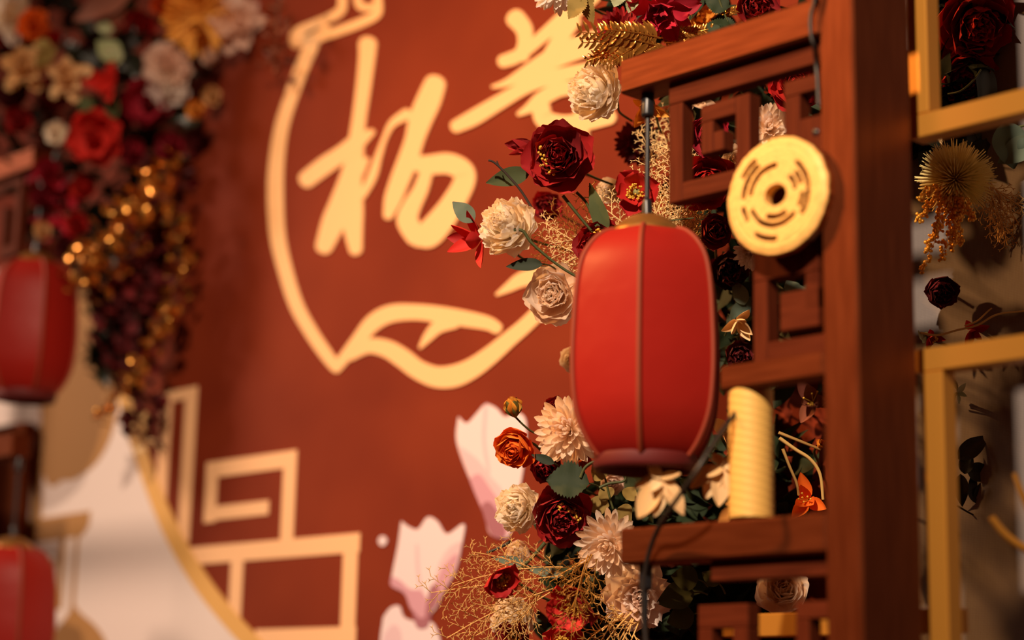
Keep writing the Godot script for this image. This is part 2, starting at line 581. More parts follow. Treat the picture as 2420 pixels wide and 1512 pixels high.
	# -- printed magnolias
	for f in [
		[[[1085, 985], [1105, 1000], [1130, 975], [1150, 955], [1175, 965], [1195, 985], [1225, 975], [1245, 1000], [1240, 1090], [1225, 1180], [1212, 1250], [1195, 1272], [1160, 1262], [1148, 1215], [1120, 1150], [1095, 1090], [1080, 1035]], M.magnolia, 0.0022],
		[[[1086, 1052], [1112, 1070], [1135, 1090], [1165, 1130], [1190, 1160], [1212, 1230], [1198, 1270], [1160, 1262], [1146, 1212], [1118, 1146], [1096, 1092]], M.magnolia_tint, 0.0024],
		[[[1112, 1132], [1135, 1120], [1162, 1156], [1186, 1190], [1202, 1240], [1194, 1270], [1162, 1262], [1146, 1215], [1125, 1166]], M.magnolia_shade, 0.0027],
		[[[1140, 1195], [1156, 1185], [1176, 1205], [1196, 1250], [1190, 1272], [1164, 1264], [1150, 1230]], M.magnolia_vein, 0.0030],
		[[[1146, 960], [1154, 958], [1150, 1040], [1160, 1110], [1154, 1112], [1142, 1040]], M.magnolia_tint, 0.0026],
		[[[950, 1232], [968, 1245], [990, 1250], [1012, 1222], [1035, 1232], [1058, 1262], [1098, 1238], [1092, 1290], [1078, 1350], [1050, 1400], [1030, 1440], [1000, 1462], [975, 1440], [962, 1400], [928, 1380], [930, 1350], [942, 1290]], M.magnolia, 0.0022],
		[[[928, 1362], [948, 1372], [972, 1392], [998, 1396], [1015, 1430], [1000, 1462], [974, 1440], [958, 1402], [927, 1384]], M.magnolia_shade, 0.0027],
		[[[1040, 1330], [1062, 1296], [1088, 1280], [1091, 1296], [1078, 1350], [1050, 1400], [1030, 1436], [1022, 1400]], M.magnolia_tint, 0.0025],
		[[[1046, 1345], [1068, 1318], [1084, 1310], [1074, 1352], [1048, 1402], [1030, 1436], [1028, 1392]], M.magnolia_shade, 0.0028],
		[[[984, 1290], [990, 1288], [994, 1350], [1002, 1400], [996, 1402], [986, 1350]], M.magnolia_tint, 0.0026],
		[[[1018, 1390], [1032, 1380], [1040, 1404], [1026, 1440], [1008, 1452]], M.magnolia_vein, 0.0031],
		[[[908, 1458], [925, 1436], [945, 1432], [956, 1458], [985, 1468], [1010, 1466], [1030, 1480], [1044, 1530], [1040, 1600], [900, 1600], [900, 1520]], M.magnolia, 0.0024],
		[[[910, 1500], [930, 1476], [946, 1484], [952, 1520], [948, 1600], [905, 1600]], M.magnolia_tint, 0.0029],
		[[[976, 1440], [1000, 1462], [1020, 1440], [1014, 1480], [988, 1482]], M.magnolia_vein, 0.0032],
		[[[895, 1278], [900, 1268], [910, 1267], [916, 1278], [910, 1289], [900, 1288]], M.magnolia, 0.0022]]:
		var g := part(wall, "printed_petal", slab(poly_px(f[0], true), 0.0, f[2]), f[1])
		g.set_meta("label", "pale pink magnolia petals printed on the banner")


# ------------------------------------------------------------------ lattice screens
func bar(par: Node, called: String, x0: float, x1: float, y0: float, y1: float, za: float, zb: float, m: Material, bev := 0.002) -> MeshInstance3D:
	return part(par, called, box_mesh(Vector3(minf(x0, x1), minf(y0, y1), minf(za, zb)) - par.position, Vector3(maxf(x0, x1), maxf(y0, y1), maxf(za, zb)) - par.position, bev), m)


func frets(par: Node, bars: Array, zf: float, thick: float) -> void:
	for b in bars:
		var m: Material = M.fret_x if absf(b[1] - b[0]) > absf(b[3] - b[2]) else M.fret_y
		bar(par, "fret_bar", b[0], b[1], b[2], b[3], zf - thick, zf, m, 0.0012)


func right_screen() -> void:
	var s := thing("lattice_screen", "red brown wooden lattice screen with square frets and a deep post", "screen", Vector3(-1.3, 0, 0.52))
	bar(s, "post", -1.3165, -1.2665, 0.0, 3.1, 0.45, 0.565, M.wood_y, 0.003)
	bar(s, "beam", -1.645, -1.3165, 2.261, 2.309, 0.515, 0.565, M.wood_x, 0.003)
	bar(s, "beam", -1.473, -1.3165, 1.844, 1.874, 0.535, 0.565, M.wood_x, 0.003)
	bar(s, "beam", -1.637, -1.3165, 1.641, 1.686, 0.515, 0.565, M.wood_x, 0.003)
	bar(s, "beam", -1.645, -1.3165, 2.90, 2.948, 0.515, 0.565, M.wood_x, 0.003)
	frets(s, [
		[-1.47, -1.3165, 2.385, 2.41], [-1.47, -1.41, 2.41, 2.72], [-1.41, -1.34, 2.46, 2.68], [-1.47, -1.3165, 2.72, 2.745], [-1.571, -1.3165, 2.872, 2.90],
		[-1.571, -1.3165, 2.232, 2.2615], [-1.571, -1.547, 2.100, 2.232], [-1.547, -1.436, 2.100, 2.124],
		[-1.459, -1.436, 2.124, 2.219], [-1.516, -1.459, 2.196, 2.219], [-1.516, -1.495, 2.154, 2.196], [-1.495, -1.478, 2.154, 2.180],
		[-1.382, -1.324, 2.199, 2.219], [-1.382, -1.358, 2.110, 2.199], [-1.358, -1.3165, 2.110, 2.166],
		[-1.432, -1.333, 1.975, 2.105], [-1.432, -1.410, 1.874, 1.975], [-1.353, -1.333, 1.93, 1.975], [-1.391, -1.333, 1.908, 1.955], [-1.410, -1.3165, 1.874, 1.898],
		[-1.50, -1.3165, 1.616, 1.6415],
		[-1.520, -1.442, 1.560, 1.588], [-1.520, -1.498, 1.40, 1.560], [-1.466, -1.442, 1.44, 1.560], [-1.498, -1.482, 1.50, 1.530],
		[-1.372, -1.3165, 1.568, 1.588], [-1.372, -1.352, 1.40, 1.568], [-1.352, -1.3165, 1.50, 1.528]], 0.55, 0.022)
	var r := 0.0265   # a spindle wound with golden cord
	var pts := PackedVector3Array()
	for j in 121:
		for c in 40:
			var w := TAU * c / 40.0
			var y := 0.155 * j / 120.0
			var k := absf(sin(w * 2.0 + y * 330.0)) * 0.0006 + 0.0003 * sin(w * 11.0 - y * 1700.0)
			pts.append(Vector3(-1.4475 + cos(w) * (r + k), 1.69 + y, 0.536 - sin(w) * (r + k)) - s.position)
	var a := Acc.new()
	a.grid(pts, 40, 121, true)
	part(s, "rope_wrapped_spindle", a.build(), M.gold_rope).set_meta("label", "spindle wound with pale golden cord")
	var hole := Acc.new()
	hole.lathe([Vector2(0.0001, 0.002), Vector2(0.004, 0.002), Vector2(0.005, 0.0)], 12)
	part(s, "screw_head", hole.build(), M.black_metal, Transform3D(Basis(Vector3.RIGHT, PI / 2), P(1928, 312, 0.55) - s.position))
	# the golden coin disc on the screen
	var c := thing("coin_disc", "round golden coin disc with carved ring slots fixed on the lattice screen", "medallion", Vector3(-1.3695, 2.0665, 0.578))
	part(c, "disc", coin_mesh(), M.gold_coin, Transform3D(Basis(Vector3.UP, deg_to_rad(4)), Vector3.ZERO))


func coin_mesh() -> ArrayMesh:
	var rows := 54
	var cols := 160
	var n := FastNoiseLite.new()
	n.seed = 5
	n.frequency = 1.0
	var arcs := [[0.027, 4.2, 5.3], [0.028, 0.1, 0.8], [0.037, 3.5, 5.5], [0.037, 1.5, 3.0], [0.037, 0.2, 0.7], [0.038, 5.75, 6.2], [0.046, 0.0, 0.9], [0.047, 2.1, 3.1], [0.046, 5.6, 6.28], [0.053, 4.1, 4.75], [0.056, 2.1, 2.6], [0.048, 3.3, 3.7]]
	var pts := PackedVector3Array()
	var tint := PackedColorArray()   # gilding, worn to brown wood in the slots and at the rim
	for j in rows + 3:
		for c in cols:
			var w := -TAU * c / cols
			var th := fposmod(-w, TAU)
			var edge := 0.0725 + 0.0016 * n.get_noise_2d(cos(th) * 2.2, sin(th) * 2.2) + 0.0007 * n.get_noise_2d(cos(th) * 14.0, sin(th) * 14.0)
			var hole := 0.0145 + 0.0012 * cos(2.0 * th)
			var t := clampf(float(j - 1) / (rows - 1), 0.0, 1.0)
			var r := lerpf(hole, edge, t)
			var h := 0.006 - 0.004 * pow(t, 12.0) + 0.0007 * n.get_noise_2d(r * 260.0 * cos(th), r * 260.0 * sin(th))
			var worn := smoothstep(0.10, 0.45, n.get_noise_2d(r * 90.0 * cos(th) + 40.0, r * 90.0 * sin(th))) * 0.5 + smoothstep(0.93, 1.0, t) * 0.6
			for a in arcs:
				var d := absf(r - a[0])
				if th > a[1] and th < a[2] and d < 0.0028:
					worn = 1.0
					h -= 0.0115 * minf(1.0, (0.0028 - d) / 0.0012) * clampf(minf(th - a[1], a[2] - th) / 0.06, 0.0, 1.0)
			h += 0.0008 * sin(r * 900.0) * smoothstep(0.055, 0.07, r)
			if j == 0 or j >= rows + 1:
				h = -0.008
			if j == rows + 2:
				r = hole
			pts.append(Vector3(cos(th) * r, sin(th) * r, h))
			tint.append(Color(1, 1, 1).lerp(Color(0.22, 0.09, 0.03), minf(worn, 1.0) if worn >= 1.0 else worn * 0.45))
	var a := Acc.new()
	a.grid(pts, cols, rows + 3, true)
	return a.build(tint)


func left_screen() -> void:
	var zf := 0.30
	var s := thing("lattice_screen", "blurred red brown lattice screen at the edge carrying two lanterns", "screen", Vector3(-3.9, 0, 0.27))
	bar(s, "post", -4.40, -4.34, 0.0, 3.1, zf - 0.115, zf, M.wood_y, 0.003)
	bar(s, "beam", -4.35, -3.703, 2.634, 2.682, zf - 0.05, zf, M.wood_x, 0.003)
	bar(s, "beam", -4.35, -3.703, 1.982, 2.034, zf - 0.05, zf, M.wood_x, 0.003)
	var edge := P(56, 985, 0.045).x
	bar(s, "board", edge - 0.35, edge, 0.0, 2.13, 0.012, 0.045, M.wood_y, 0.002)
	frets(s, [[-4.34, -3.775, 2.607, 2.634], [-3.80, -3.775, 2.45, 2.607], [-3.86, -3.80, 2.45, 2.474], [-3.86, -3.84, 2.474, 2.57]], zf - 0.015, 0.022)


func gold_frames() -> void:
	var a := thing("display_stand", "slim golden square tube frame behind the post, upper one", "stand", Vector3(-1.2, 2.2, 0.41))
	bar(a, "upright", -1.290, -1.262, 2.186, 2.80, 0.392, 0.42, M.gold_tube, 0.0015)
	bar(a, "rail", -1.290, -0.90, 2.156, 2.186, 0.392, 0.42, M.gold_tube, 0.0015)
	bar(a, "upright", -0.928, -0.90, 2.186, 2.80, 0.392, 0.42, M.gold_tube, 0.0015)
	var b := thing("display_stand", "slim golden square tube frame beside the post, lower one with full height leg", "stand", Vector3(-1.2, 1.86, 0.41))
	bar(b, "rail", -1.290, -0.90, 1.864, 1.893, 0.392, 0.42, M.gold_tube, 0.0015)
	bar(b, "upright", -1.281, -1.252, 0.0, 1.864, 0.392, 0.42, M.gold_tube, 0.0015)
	bar(b, "upright", -0.929, -0.90, 0.0, 1.864, 0.392, 0.42, M.gold_tube, 0.0015)
	var c := thing("gold_rail", "short golden rail glimpsed through the lowest fretwork", "rail", Vector3(-1.5, 1.55, 0.34))
	var l := P(1770, 1480, 0.34)
	bar(c, "rail", l.x - 0.05, -1.29, l.y + 0.016, l.y - 0.014, 0.32, 0.345, M.gold_tube, 0.0015)
	bar(c, "rail", l.x - 0.05, -1.29, l.y - 0.06, l.y - 0.09, 0.32, 0.345, M.gold_tube, 0.0015)
	var d := thing("gold_twig", "bent golden twig at the lower right corner", "twig", D(2420, 1295, 2.2))
	var t := Acc.new()
	t.tube(curve([D(2343, 1222, 2.2) - d.position, D(2375, 1262, 2.2) - d.position, Vector3.ZERO, D(2480, 1320, 2.2) - d.position]), 0.0045, 0.0055, 8)
	t.tube(curve([D(2397, 1118, 2.2) - d.position, D(2412, 1160, 2.2) - d.position, D(2440, 1220, 2.2) - d.position, D(2480, 1320, 2.2) - d.position]), 0.003, 0.0055, 8)
	part(d, "twig", t.build(), M.gold_tube)


# ------------------------------------------------------------------ lanterns
func lantern(label: String, top: Vector3, turn: float, hang: float, socket: bool) -> Node3D:
	var o := thing("lantern", label, "lantern", top, "red hexagonal lanterns")
	var prof := [[0.047, 0.0], [0.062, -0.006], [0.078, -0.021], [0.091, -0.045], [0.0975, -0.08], [0.1005, -0.125], [0.102, -0.165], [0.101, -0.20], [0.097, -0.235], [0.088, -0.262], [0.076, -0.283], [0.0655, -0.295]]
	var c := curve(prof.map(func(p): return Vector2(p[0], p[1])), 3)
	for k in 6:
		var a0 := turn + TAU * k / 6.0
		var a1 := a0 + TAU / 6.0
		var pts := PackedVector3Array()
		for p in c:
			for u in 9:
				var t := u / 8.0
				var e := Vector3(cos(a0), 0, -sin(a0)).lerp(Vector3(cos(a1), 0, -sin(a1)), t)
				var puff := 1.0 + 0.035 * sin(PI * t)
				pts.append(e * p.x * puff + Vector3(0, p.y, 0))
		var a := Acc.new()
		a.grid(pts, 9, c.size())
		part(o, "fabric_panel", a.build(), M.lantern_skin)
		var seam := Acc.new()
		seam.tube(c.map(func(p): return Vector3(cos(a0), 0, -sin(a0)) * (p.x + 0.0004) + Vector3(0, p.y, 0)), 0.0034, 0.0034, 8)
		part(o, "seam_piping", seam.build(), M.lantern_seam)
	var b := Acc.new()
	b.lathe([Vector2(0.0645, -0.292), Vector2(0.0665, -0.296), Vector2(0.0665, -0.306), Vector2(0.063, -0.312), Vector2(0.058, -0.312), Vector2(0.056, -0.300), Vector2(0.0001, -0.298)], 36)
	part(o, "base_ring", b.build(), M.lantern_dark)
	var t := Acc.new()
	t.lathe([Vector2(0.0001, 0.024), Vector2(0.012, 0.024), Vector2(0.022, 0.021), Vector2(0.034, 0.014), Vector2(0.043, 0.006), Vector2(0.048, -0.001), Vector2(0.047, -0.004)], 36)
	part(o, "brass_cap", t.build(), M.brass)
	var k := Acc.new()
	k.lathe([Vector2(0.0001, 0.048), Vector2(0.0035, 0.048), Vector2(0.0065, 0.042), Vector2(0.0075, 0.022)], 16)
	k.lathe([Vector2(0.0036, 0.042), Vector2(0.0036, hang - 0.03)], 12)
	if socket:
		k.lathe([Vector2(0.0001, hang - 0.032), Vector2(0.0078, hang - 0.032), Vector2(0.0085, hang - 0.028), Vector2(0.0085, hang), Vector2(0.0001, hang)], 18)
	part(o, "hanging_rod", k.build(), M.black_metal)
	return o


func lanterns() -> void:
	var dir := atan2(-1.761, 1.617)   # towards the viewer
	lantern("red hexagonal lantern under the top beam of the lattice screen, the largest in view", Vector3(-1.617, 2.071, 0.54), dir - deg_to_rad(5), 0.19, true)
	lantern("red lantern whose black rod hangs below the lower beam", Vector3(-1.615, 1.455, 0.54), dir - deg_to_rad(5), 0.187, true)
	lantern("blurred red lantern below the upper beam of the far lattice screen", Vector3(-3.708, 2.418, 0.272), deg_to_rad(-14.6), 0.216, true)
	lantern("blurred red lantern at the bottom left corner, below the far screen's lower beam", Vector3(-3.715, 1.786, 0.272), deg_to_rad(-14.6), 0.198, true)
	var c := thing("cable", "thin black cable running from behind the lantern down over the lower beam", "cable", P(1745, 960, 0.53))
	var pts := [P(1790, 900, 0.50), P(1760, 935, 0.52), P(1738, 975, 0.56), P(1692, 1040, 0.60), P(1640, 1122, 0.628), P(1582, 1205, 0.612), P(1548, 1265, 0.584), P(1527, 1335, 0.575), P(1519, 1420, 0.573), P(1525, 1500, 0.57), P(1540, 1580, 0.565)]
	var a := Acc.new()
	a.tube(curve(pts.map(func(p): return p - c.position), 5), 0.0031, 0.0031, 8)
	part(c, "cord", a.build(), M.cable)
	var e := thing("cable", "thin black cable draped over the top beam beside the post", "cable", P(1918, 60, 0.57))
	var q := [P(1934, -60, 0.572), P(1926, 0, 0.571), P(1916, 40, 0.571), P(1917, 85, 0.570), P(1924, 110, 0.566), P(1928, 145, 0.553), P(1932, 190, 0.552), P(1935, 250, 0.552)]
	var b := Acc.new()
	b.tube(curve(q.map(func(p): return p - e.position), 5), 0.0026, 0.0026, 8)
	part(e, "cord", b.build(), M.cable)


# ------------------------------------------------------------------ petals, blooms, leaves
func petal(kind: String, ln: float, wd: float, curl: float, cup: float, ruf: float, variant: int, fine := 1) -> ArrayMesh:
	var key := "%s %.2f %.2f %.2f %.2f %.2f %d %d" % [kind, ln, wd, curl, cup, ruf, variant, fine]
	if petal_cache.has(key):
		return petal_cache[key]
	var g := RandomNumberGenerator.new()
	g.seed = hash(key)
	var nu := (3 if kind == "narrow" else 9 if ruf > 0.015 else 6) * fine + 1
	var nv := (5 if kind == "narrow" else 8) * fine + 1
	var ph := g.randf() * TAU
	var fq := g.randf_range(2.6, 4.4)
	var lob := g.randf_range(-0.4, 0.4)
	var jag := PackedFloat32Array()
	for k in nu:
		jag.append(g.randf_range(-1.0, 1.0))
	var pts := PackedVector3Array()
	for j in nv:
		var t := 1.0 - pow(1.0 - float(j) / (nv - 1), 1.5)
		var w: float
		match kind:
			"pointed":
				w = wd * 0.5 * (pow(sin(PI * minf(0.999, pow(t, 0.8))), 0.8) + 0.04)
			"narrow":
				w = wd * 0.5 * (0.45 + 0.55 * sin(minf(t / 0.7, 1.0) * PI / 2)) * sqrt(maxf(0.03, 1.0 - pow(maxf(0.0, (t - 0.72) / 0.28), 2.0)))
			_:
				w = wd * 0.5 * (0.22 + 0.78 * sin(minf(t / 0.66, 1.0) * PI / 2)) * sqrt(maxf(0.12, 1.0 - pow(maxf(0.0, (t - 0.6) / 0.4), 2.0)))
		for c in nu:
			var u := 2.0 * c / (nu - 1) - 1.0
			var tt := t
			if kind == "round":
				tt = t * (1.0 + (0.03 * jag[c] if ruf > 0.07 else 0.0) * pow(t, 5.0) - 0.05 * exp(-pow((u - lob) * 5.0, 2.0)) * pow(t, 4.0))
			var a := curl * tt
			var y: float = sin(a) / curl if absf(curl) > 0.01 else tt
			var z: float = -(1.0 - cos(a)) / curl if absf(curl) > 0.01 else 0.0
			var d := cup * w * u * u + ruf * (sin(u * fq + ph) + 0.5 * sin(u * fq * 1.9 + ph * 2.0 + t * 3.0)) * t * t
			if kind == "round":   # the lip turns outwards
				d -= 0.05 * pow(maxf(0.0, (t - 0.72) / 0.28), 2.0) * ln
			pts.append(Vector3(u * w, y * ln - sin(a) * d, z * ln - cos(a) * d))
	var acc := Acc.new()
	acc.grid(pts, nu, nv)
	petal_cache[key] = acc.build()
	return petal_cache[key]


func bloom(o: Node3D, dir: Vector3, size: float, rings: Array, tones_of: Array, merged := false, kind := "round", first := 0) -> Basis:
	# rings of petals round the axis dir: [count, tilt, length, width, curl, cup, ruffle]
	var base := facing(dir, rng.randf() * TAU)
	var acc := Acc.new()
	for rk in rings.size():
		var r: Array = rings[rk]
		var off := rng.randf() * TAU
		for k in r[0]:
			var az: float = off + TAU * (k + rng.randf_range(-0.18, 0.18)) / r[0]
			var tilt := deg_to_rad(r[1] + rng.randf_range(-7.0, 7.0))
			var b := Basis(Vector3.UP, az) * Basis(Vector3.RIGHT, tilt) * Basis(Vector3.UP, rng.randf_range(-0.15, 0.15))
			var sc := size * rng.randf_range(0.92, 1.06)
			var m := petal(kind, r[2], r[3], r[4], r[5], r[6], rng.randi() % 3)
			var xf := Transform3D(base * b * Basis.from_scale(Vector3.ONE * sc), base * (b * Vector3(0, 0.03, 0) * size + Vector3(0, 0.012 * rk * size, 0)))
			if merged:
				acc.add(m, xf)
			else:
				part(o, "petal", m, tones_of[(rng.randi() + first) % tones_of.size()], xf)
	if merged:
		part(o, "corolla", acc.build(), tones_of[rng.randi() % tones_of.size()])
	return base


func stalk(o: Node3D, dir: Vector3, to: Vector3, r := 0.0022, m: Material = null) -> void:   # from the calyx into the bush
	var e := to - o.position
	var a := Acc.new()
	a.tube(curve([dir * -0.004, dir * -0.022 + e * 0.12, e * 0.55 + Vector3(0, -0.004, 0), e], 5), r, r * 0.8, 6)
	part(o, "stem", a.build(), m if m else M.stem)


func tuft(o: Node3D, called: String, base: Basis, at: Vector3, n: int, spread: float, ln: float, m: Material, sz := 0.0009) -> void:
	var a := Acc.new()
	for k in n:
		var w := rng.randf() * TAU
		var q := spread * sqrt(rng.randf())
		var d := (Vector3(cos(w) * q, 1.0, sin(w) * q)).normalized()
		var l := ln * rng.randf_range(0.7, 1.1)
		var p := d * l * 0.6 + Vector3(cos(w), 0, sin(w)) * ln * 0.1
		a.tube([base * (d * 0.001), base * p, base * (p + d * l * 0.4)], sz * 0.5, sz * 0.5, 4)
		var s := SphereMesh.new()
		s.radius = sz * 1.5
		s.height = sz * 4.0
		s.radial_segments = 6
		s.rings = 3
		var h := ArrayMesh.new()
		h.add_surface_from_arrays(Mesh.PRIMITIVE_TRIANGLES, s.get_mesh_arrays())
		a.add(h, Transform3D(base, base * (p + d * l * 0.45)))
	part(o, called, a.build(), m, Transform3D(Basis.IDENTITY, at))


const PEONY := [[7, 102, 0.92, 0.98, 1.2, 0.36, 0.02], [7, 86, 0.90, 0.92, 1.35, 0.40, 0.02], [8, 66, 0.82, 0.74, 1.3, 0.42, 0.03], [8, 46, 0.76, 0.58, 1.0, 0.40, 0.035], [9, 28, 0.70, 0.44, 0.6, 0.36, 0.04], [6, 10, 0.62, 0.32, 0.2, 0.34, 0.04]]
const GLOBE := [[9, 122, 0.78, 0.56, 1.6, 0.3, 0.025], [10, 104, 0.84, 0.58, 1.6, 0.32, 0.025], [10, 86, 0.86, 0.56, 1.55, 0.34, 0.03], [10, 68, 0.85, 0.52, 1.45, 0.36, 0.03], [10, 50, 0.83, 0.46, 1.25, 0.38, 0.035], [9, 33, 0.80, 0.40, 0.95, 0.4, 0.04], [7, 15, 0.75, 0.32, 0.55, 0.4, 0.045]]
const SMALL := [[7, 98, 0.82, 0.9, 1.65, 0.42, 0.02], [7, 72, 0.82, 0.78, 1.6, 0.42, 0.025], [7, 46, 0.74, 0.54, 1.05, 0.4, 0.05], [6, 20, 0.66, 0.38, 0.5, 0.35, 0.06]]
const ROSE := [[6, 96, 0.84, 0.95, 1.4, 0.4, 0.012], [7, 74, 0.84, 0.86, 1.4, 0.5, 0.012], [7, 54, 0.80, 0.72, 1.2, 0.6, 0.012], [6, 36, 0.74, 0.58, 0.9, 0.65, 0.015], [6, 18, 0.68, 0.44, 0.5, 0.7, 0.02]]
const MUM := [[20, 108, 0.92, 0.20, 0.75, 0.5, 0.0], [20, 88, 0.96, 0.20, 0.75, 0.5, 0.0], [18, 68, 0.92, 0.19, 0.75, 0.5, 0.0], [15, 48, 0.86, 0.18, 0.7, 0.5, 0.0], [11, 30, 0.78, 0.16, 0.6, 0.5, 0.0], [7, 12, 0.68, 0.14, 0.4, 0.5, 0.0]]
const POPPY := [[3, 74, 1.0, 1.05, 0.75, 0.32, 0.05], [3, 60, 0.92, 0.98, 0.8, 0.36, 0.05]]
const LILY := [[3, 66, 1.0, 0.46, 0.35, 0.5, 0.0], [3, 44, 0.96, 0.44, 0.55, 0.55, 0.0]]
const DROOP := [[4, 112, 1.0, 0.52, -0.45, 0.3, 0.02], [4, 128, 0.92, 0.48, -0.35, 0.3, 0.02], [3, 80, 0.5, 0.3, -0.3, 0.3, 0.02]]
const BUDS := [[3, 26, 1.0, 0.46, 0.55, 0.8, 0.0], [3, 12, 0.95, 0.42, 0.4, 0.8, 0.0]]
const CARN := [[9, 102, 0.90, 0.62, 0.9, 0.25, 0.045], [9, 80, 0.88, 0.58, 0.95, 0.28, 0.05], [9, 58, 0.82, 0.50, 0.9, 0.3, 0.055], [9, 38, 0.76, 0.42, 0.7, 0.3, 0.06], [7, 16, 0.68, 0.34, 0.4, 0.3, 0.06]]
const LOOSE := [[5, 118, 1.1, 0.62, 0.5, 0.35, 0.06], [5, 88, 0.95, 0.6, 0.9, 0.4, 0.06], [5, 60, 0.8, 0.5, 1.0, 0.45, 0.06], [4, 30, 0.66, 0.4, 0.8, 0.45, 0.06]]


func flower(kind: String, tone: String, px: float, py: float, depth: float, rpx: float, fx: float, fy: float, label: String, group := "", merged := false) -> Node3D:
	var R := size_at(rpx, depth) * 1.06
	var dir := aim(fx, fy)
	var names := {"peony": "peony", "globe": "peony", "small": "peony", "rose": "ranunculus", "mum": "chrysanthemum", "poppy": "poppy", "lily": "lily", "bud": "flower_bud", "carnation": "carnation", "loose": "peony", "droop": "poinsettia"}
	var o := thing(names[kind], label, "flower", D(px, py, depth) - dir * R * 0.45, group)
	var rings: Array = {"peony": PEONY, "globe": GLOBE, "small": SMALL, "rose": ROSE, "mum": MUM, "poppy": POPPY, "lily": LILY, "bud": BUDS, "carnation": CARN, "loose": LOOSE, "droop": DROOP}[kind]
	if merged and rings.size() > 4:
		rings = rings.slice(0, 2) + rings.slice(rings.size() - 2)
	var shape: String = {"mum": "narrow", "lily": "pointed", "bud": "pointed", "droop": "pointed"}.get(kind, "round")
	var b := bloom(o, dir, R, rings, M[tone], merged, shape)
	match kind:
		"poppy":
			tuft(o, "stamens", b, b * Vector3(0, R * 0.06, 0), 46, 0.9, R * 0.42, M.stamen, 0.0011)
			var p := Acc.new()
			p.lathe([Vector2(0.0001, 0.42), Vector2(0.10, 0.40), Vector2(0.13, 0.30), Vector2(0.10, 0.1), Vector2(0.05, 0.0)].map(func(q): return q * R), 10)
			part(o, "pistil", p.build(), M.pistil, Transform3D(b, Vector3.ZERO))
		"lily":
			if tone != "scarlet" and tone != "tan":
				tuft(o, "stamens", b, b * Vector3(0, R * 0.05, 0), 6, 0.35, R * 0.6, M.stamen, 0.0012)
		"peony":
			if tone in ["burgundy", "wine"]:
				for k in 3:
					var w := 2.2 + k * 0.75
					tuft(o, "stamens", b, b * (Vector3(cos(w) * 0.36, 0.42, sin(w) * 0.36) * R), 9, 0.8, R * 0.16, M.stamen, 0.0016)
	if kind in ["mum", "globe", "peony", "carnation", "rose"] and not merged:
		var c := Acc.new()
		c.lathe([Vector2(0.0001, 0.10), Vector2(0.10, 0.06), Vector2(0.16, 0.0), Vector2(0.10, -0.06), Vector2(0.04, -0.12)].map(func(q): return q * R), 10)
		part(o, "calyx", c.build(), M.sepal, Transform3D(b, Vector3.ZERO))
	stalk(o, dir, D(px, py + 14.0, depth + 0.10) if merged else D(lerpf(px, 1640.0, 0.4 if px < 1640.0 else 0.0), py + 70.0, depth + 0.19))
	return o


func leaf_mesh(ln: float, wd: float, bend: float, saw: bool, shape := 0.75, fold := 0.25) -> ArrayMesh:
	var key := "leaf %.3f %.3f %.2f %s %.2f" % [ln, wd, bend, saw, shape]
	if petal_cache.has(key):
		return petal_cache[key]
	var nu := 5
	var nv := 27 if saw else 13
	var pts := PackedVector3Array()
	for j in nv:
		var t := float(j) / (nv - 1)
		var w := wd * 0.5 * pow(sin(PI * clampf(pow(t, shape), 0.012, 0.99)), 0.85)
		if saw:
			w *= 1.0 if j % 2 == 0 else 0.84
		for c in nu:
			var u := 2.0 * c / (nu - 1) - 1.0
			var y: float = sin(bend * t) / bend * ln if absf(bend) > 0.01 else t * ln
			var z: float = -(1.0 - cos(bend * t)) / bend * ln if absf(bend) > 0.01 else 0.0
			pts.append(Vector3(u * w, y, z + fold * absf(u) * w + 0.03 * wd * sin(t * 14.0) * absf(u)))
	var a := Acc.new()
	a.grid(pts, nu, nv)
	petal_cache[key] = a.build()
	return petal_cache[key]


func sprig(label: String, tone: String, depth: float, leaves: Array, stem: Array = [], opts := {}) -> Node3D:
	# leaves as [base x, base y, tip x, tip y, width] seen from the camera's place, at that distance
	var first: Array = leaves[0] if leaves.size() else stem[0]
	var o := thing(opts.get("name", "leaf_sprig"), label, opts.get("category", "leaf"), D(first[0], first[1], depth), opts.get("group", ""))
	for l in leaves:
		var dz: float = l[5] if l.size() > 5 else 0.0
		var a := D(l[0], l[1], depth)
		var b := D(l[2], l[3], depth + dz)
		var y := (b - a).normalized()
		var out := (eye_basis.z + eye_basis.x * rng.randf_range(-0.5, 0.5) + eye_basis.y * rng.randf_range(-0.1, 0.6)).normalized()
		var x := y.cross(out).normalized()
		var m := leaf_mesh(a.distance_to(b), size_at(l[4], depth), opts.get("bend", 0.35), opts.get("saw", false), opts.get("shape", 0.75))
		part(o, "leaf", m, M[tone][rng.randi() % M[tone].size()], Transform3D(Basis(x, y, x.cross(y)), a - o.position))
		if stem.is_empty():
			var t := Acc.new()
			var d := D(l[0] + (l[0] - l[2]) * 0.35, l[1] + (l[1] - l[3]) * 0.35 + 12.0, depth + 0.035)
			t.tube(curve([a - o.position, (a + d) / 2.0 - o.position + Vector3(0, 0.002, 0), d - o.position]), 0.0011, 0.0014, 5)
			part(o, "stem", t.build(), M[opts.get("stem", "stem")])
	if stem.size():
		var t := Acc.new()
		var q := stem.map(func(p): return D(p[0], p[1], depth + (p[2] if p.size() > 2 else 0.0)) - o.position)
		t.tube(curve(q, 6), opts.get("r", 0.0019), opts.get("r", 0.0019) * 0.75, 6)
		part(o, "stem", t.build(), M[opts.get("stem", "stem")])
	return o


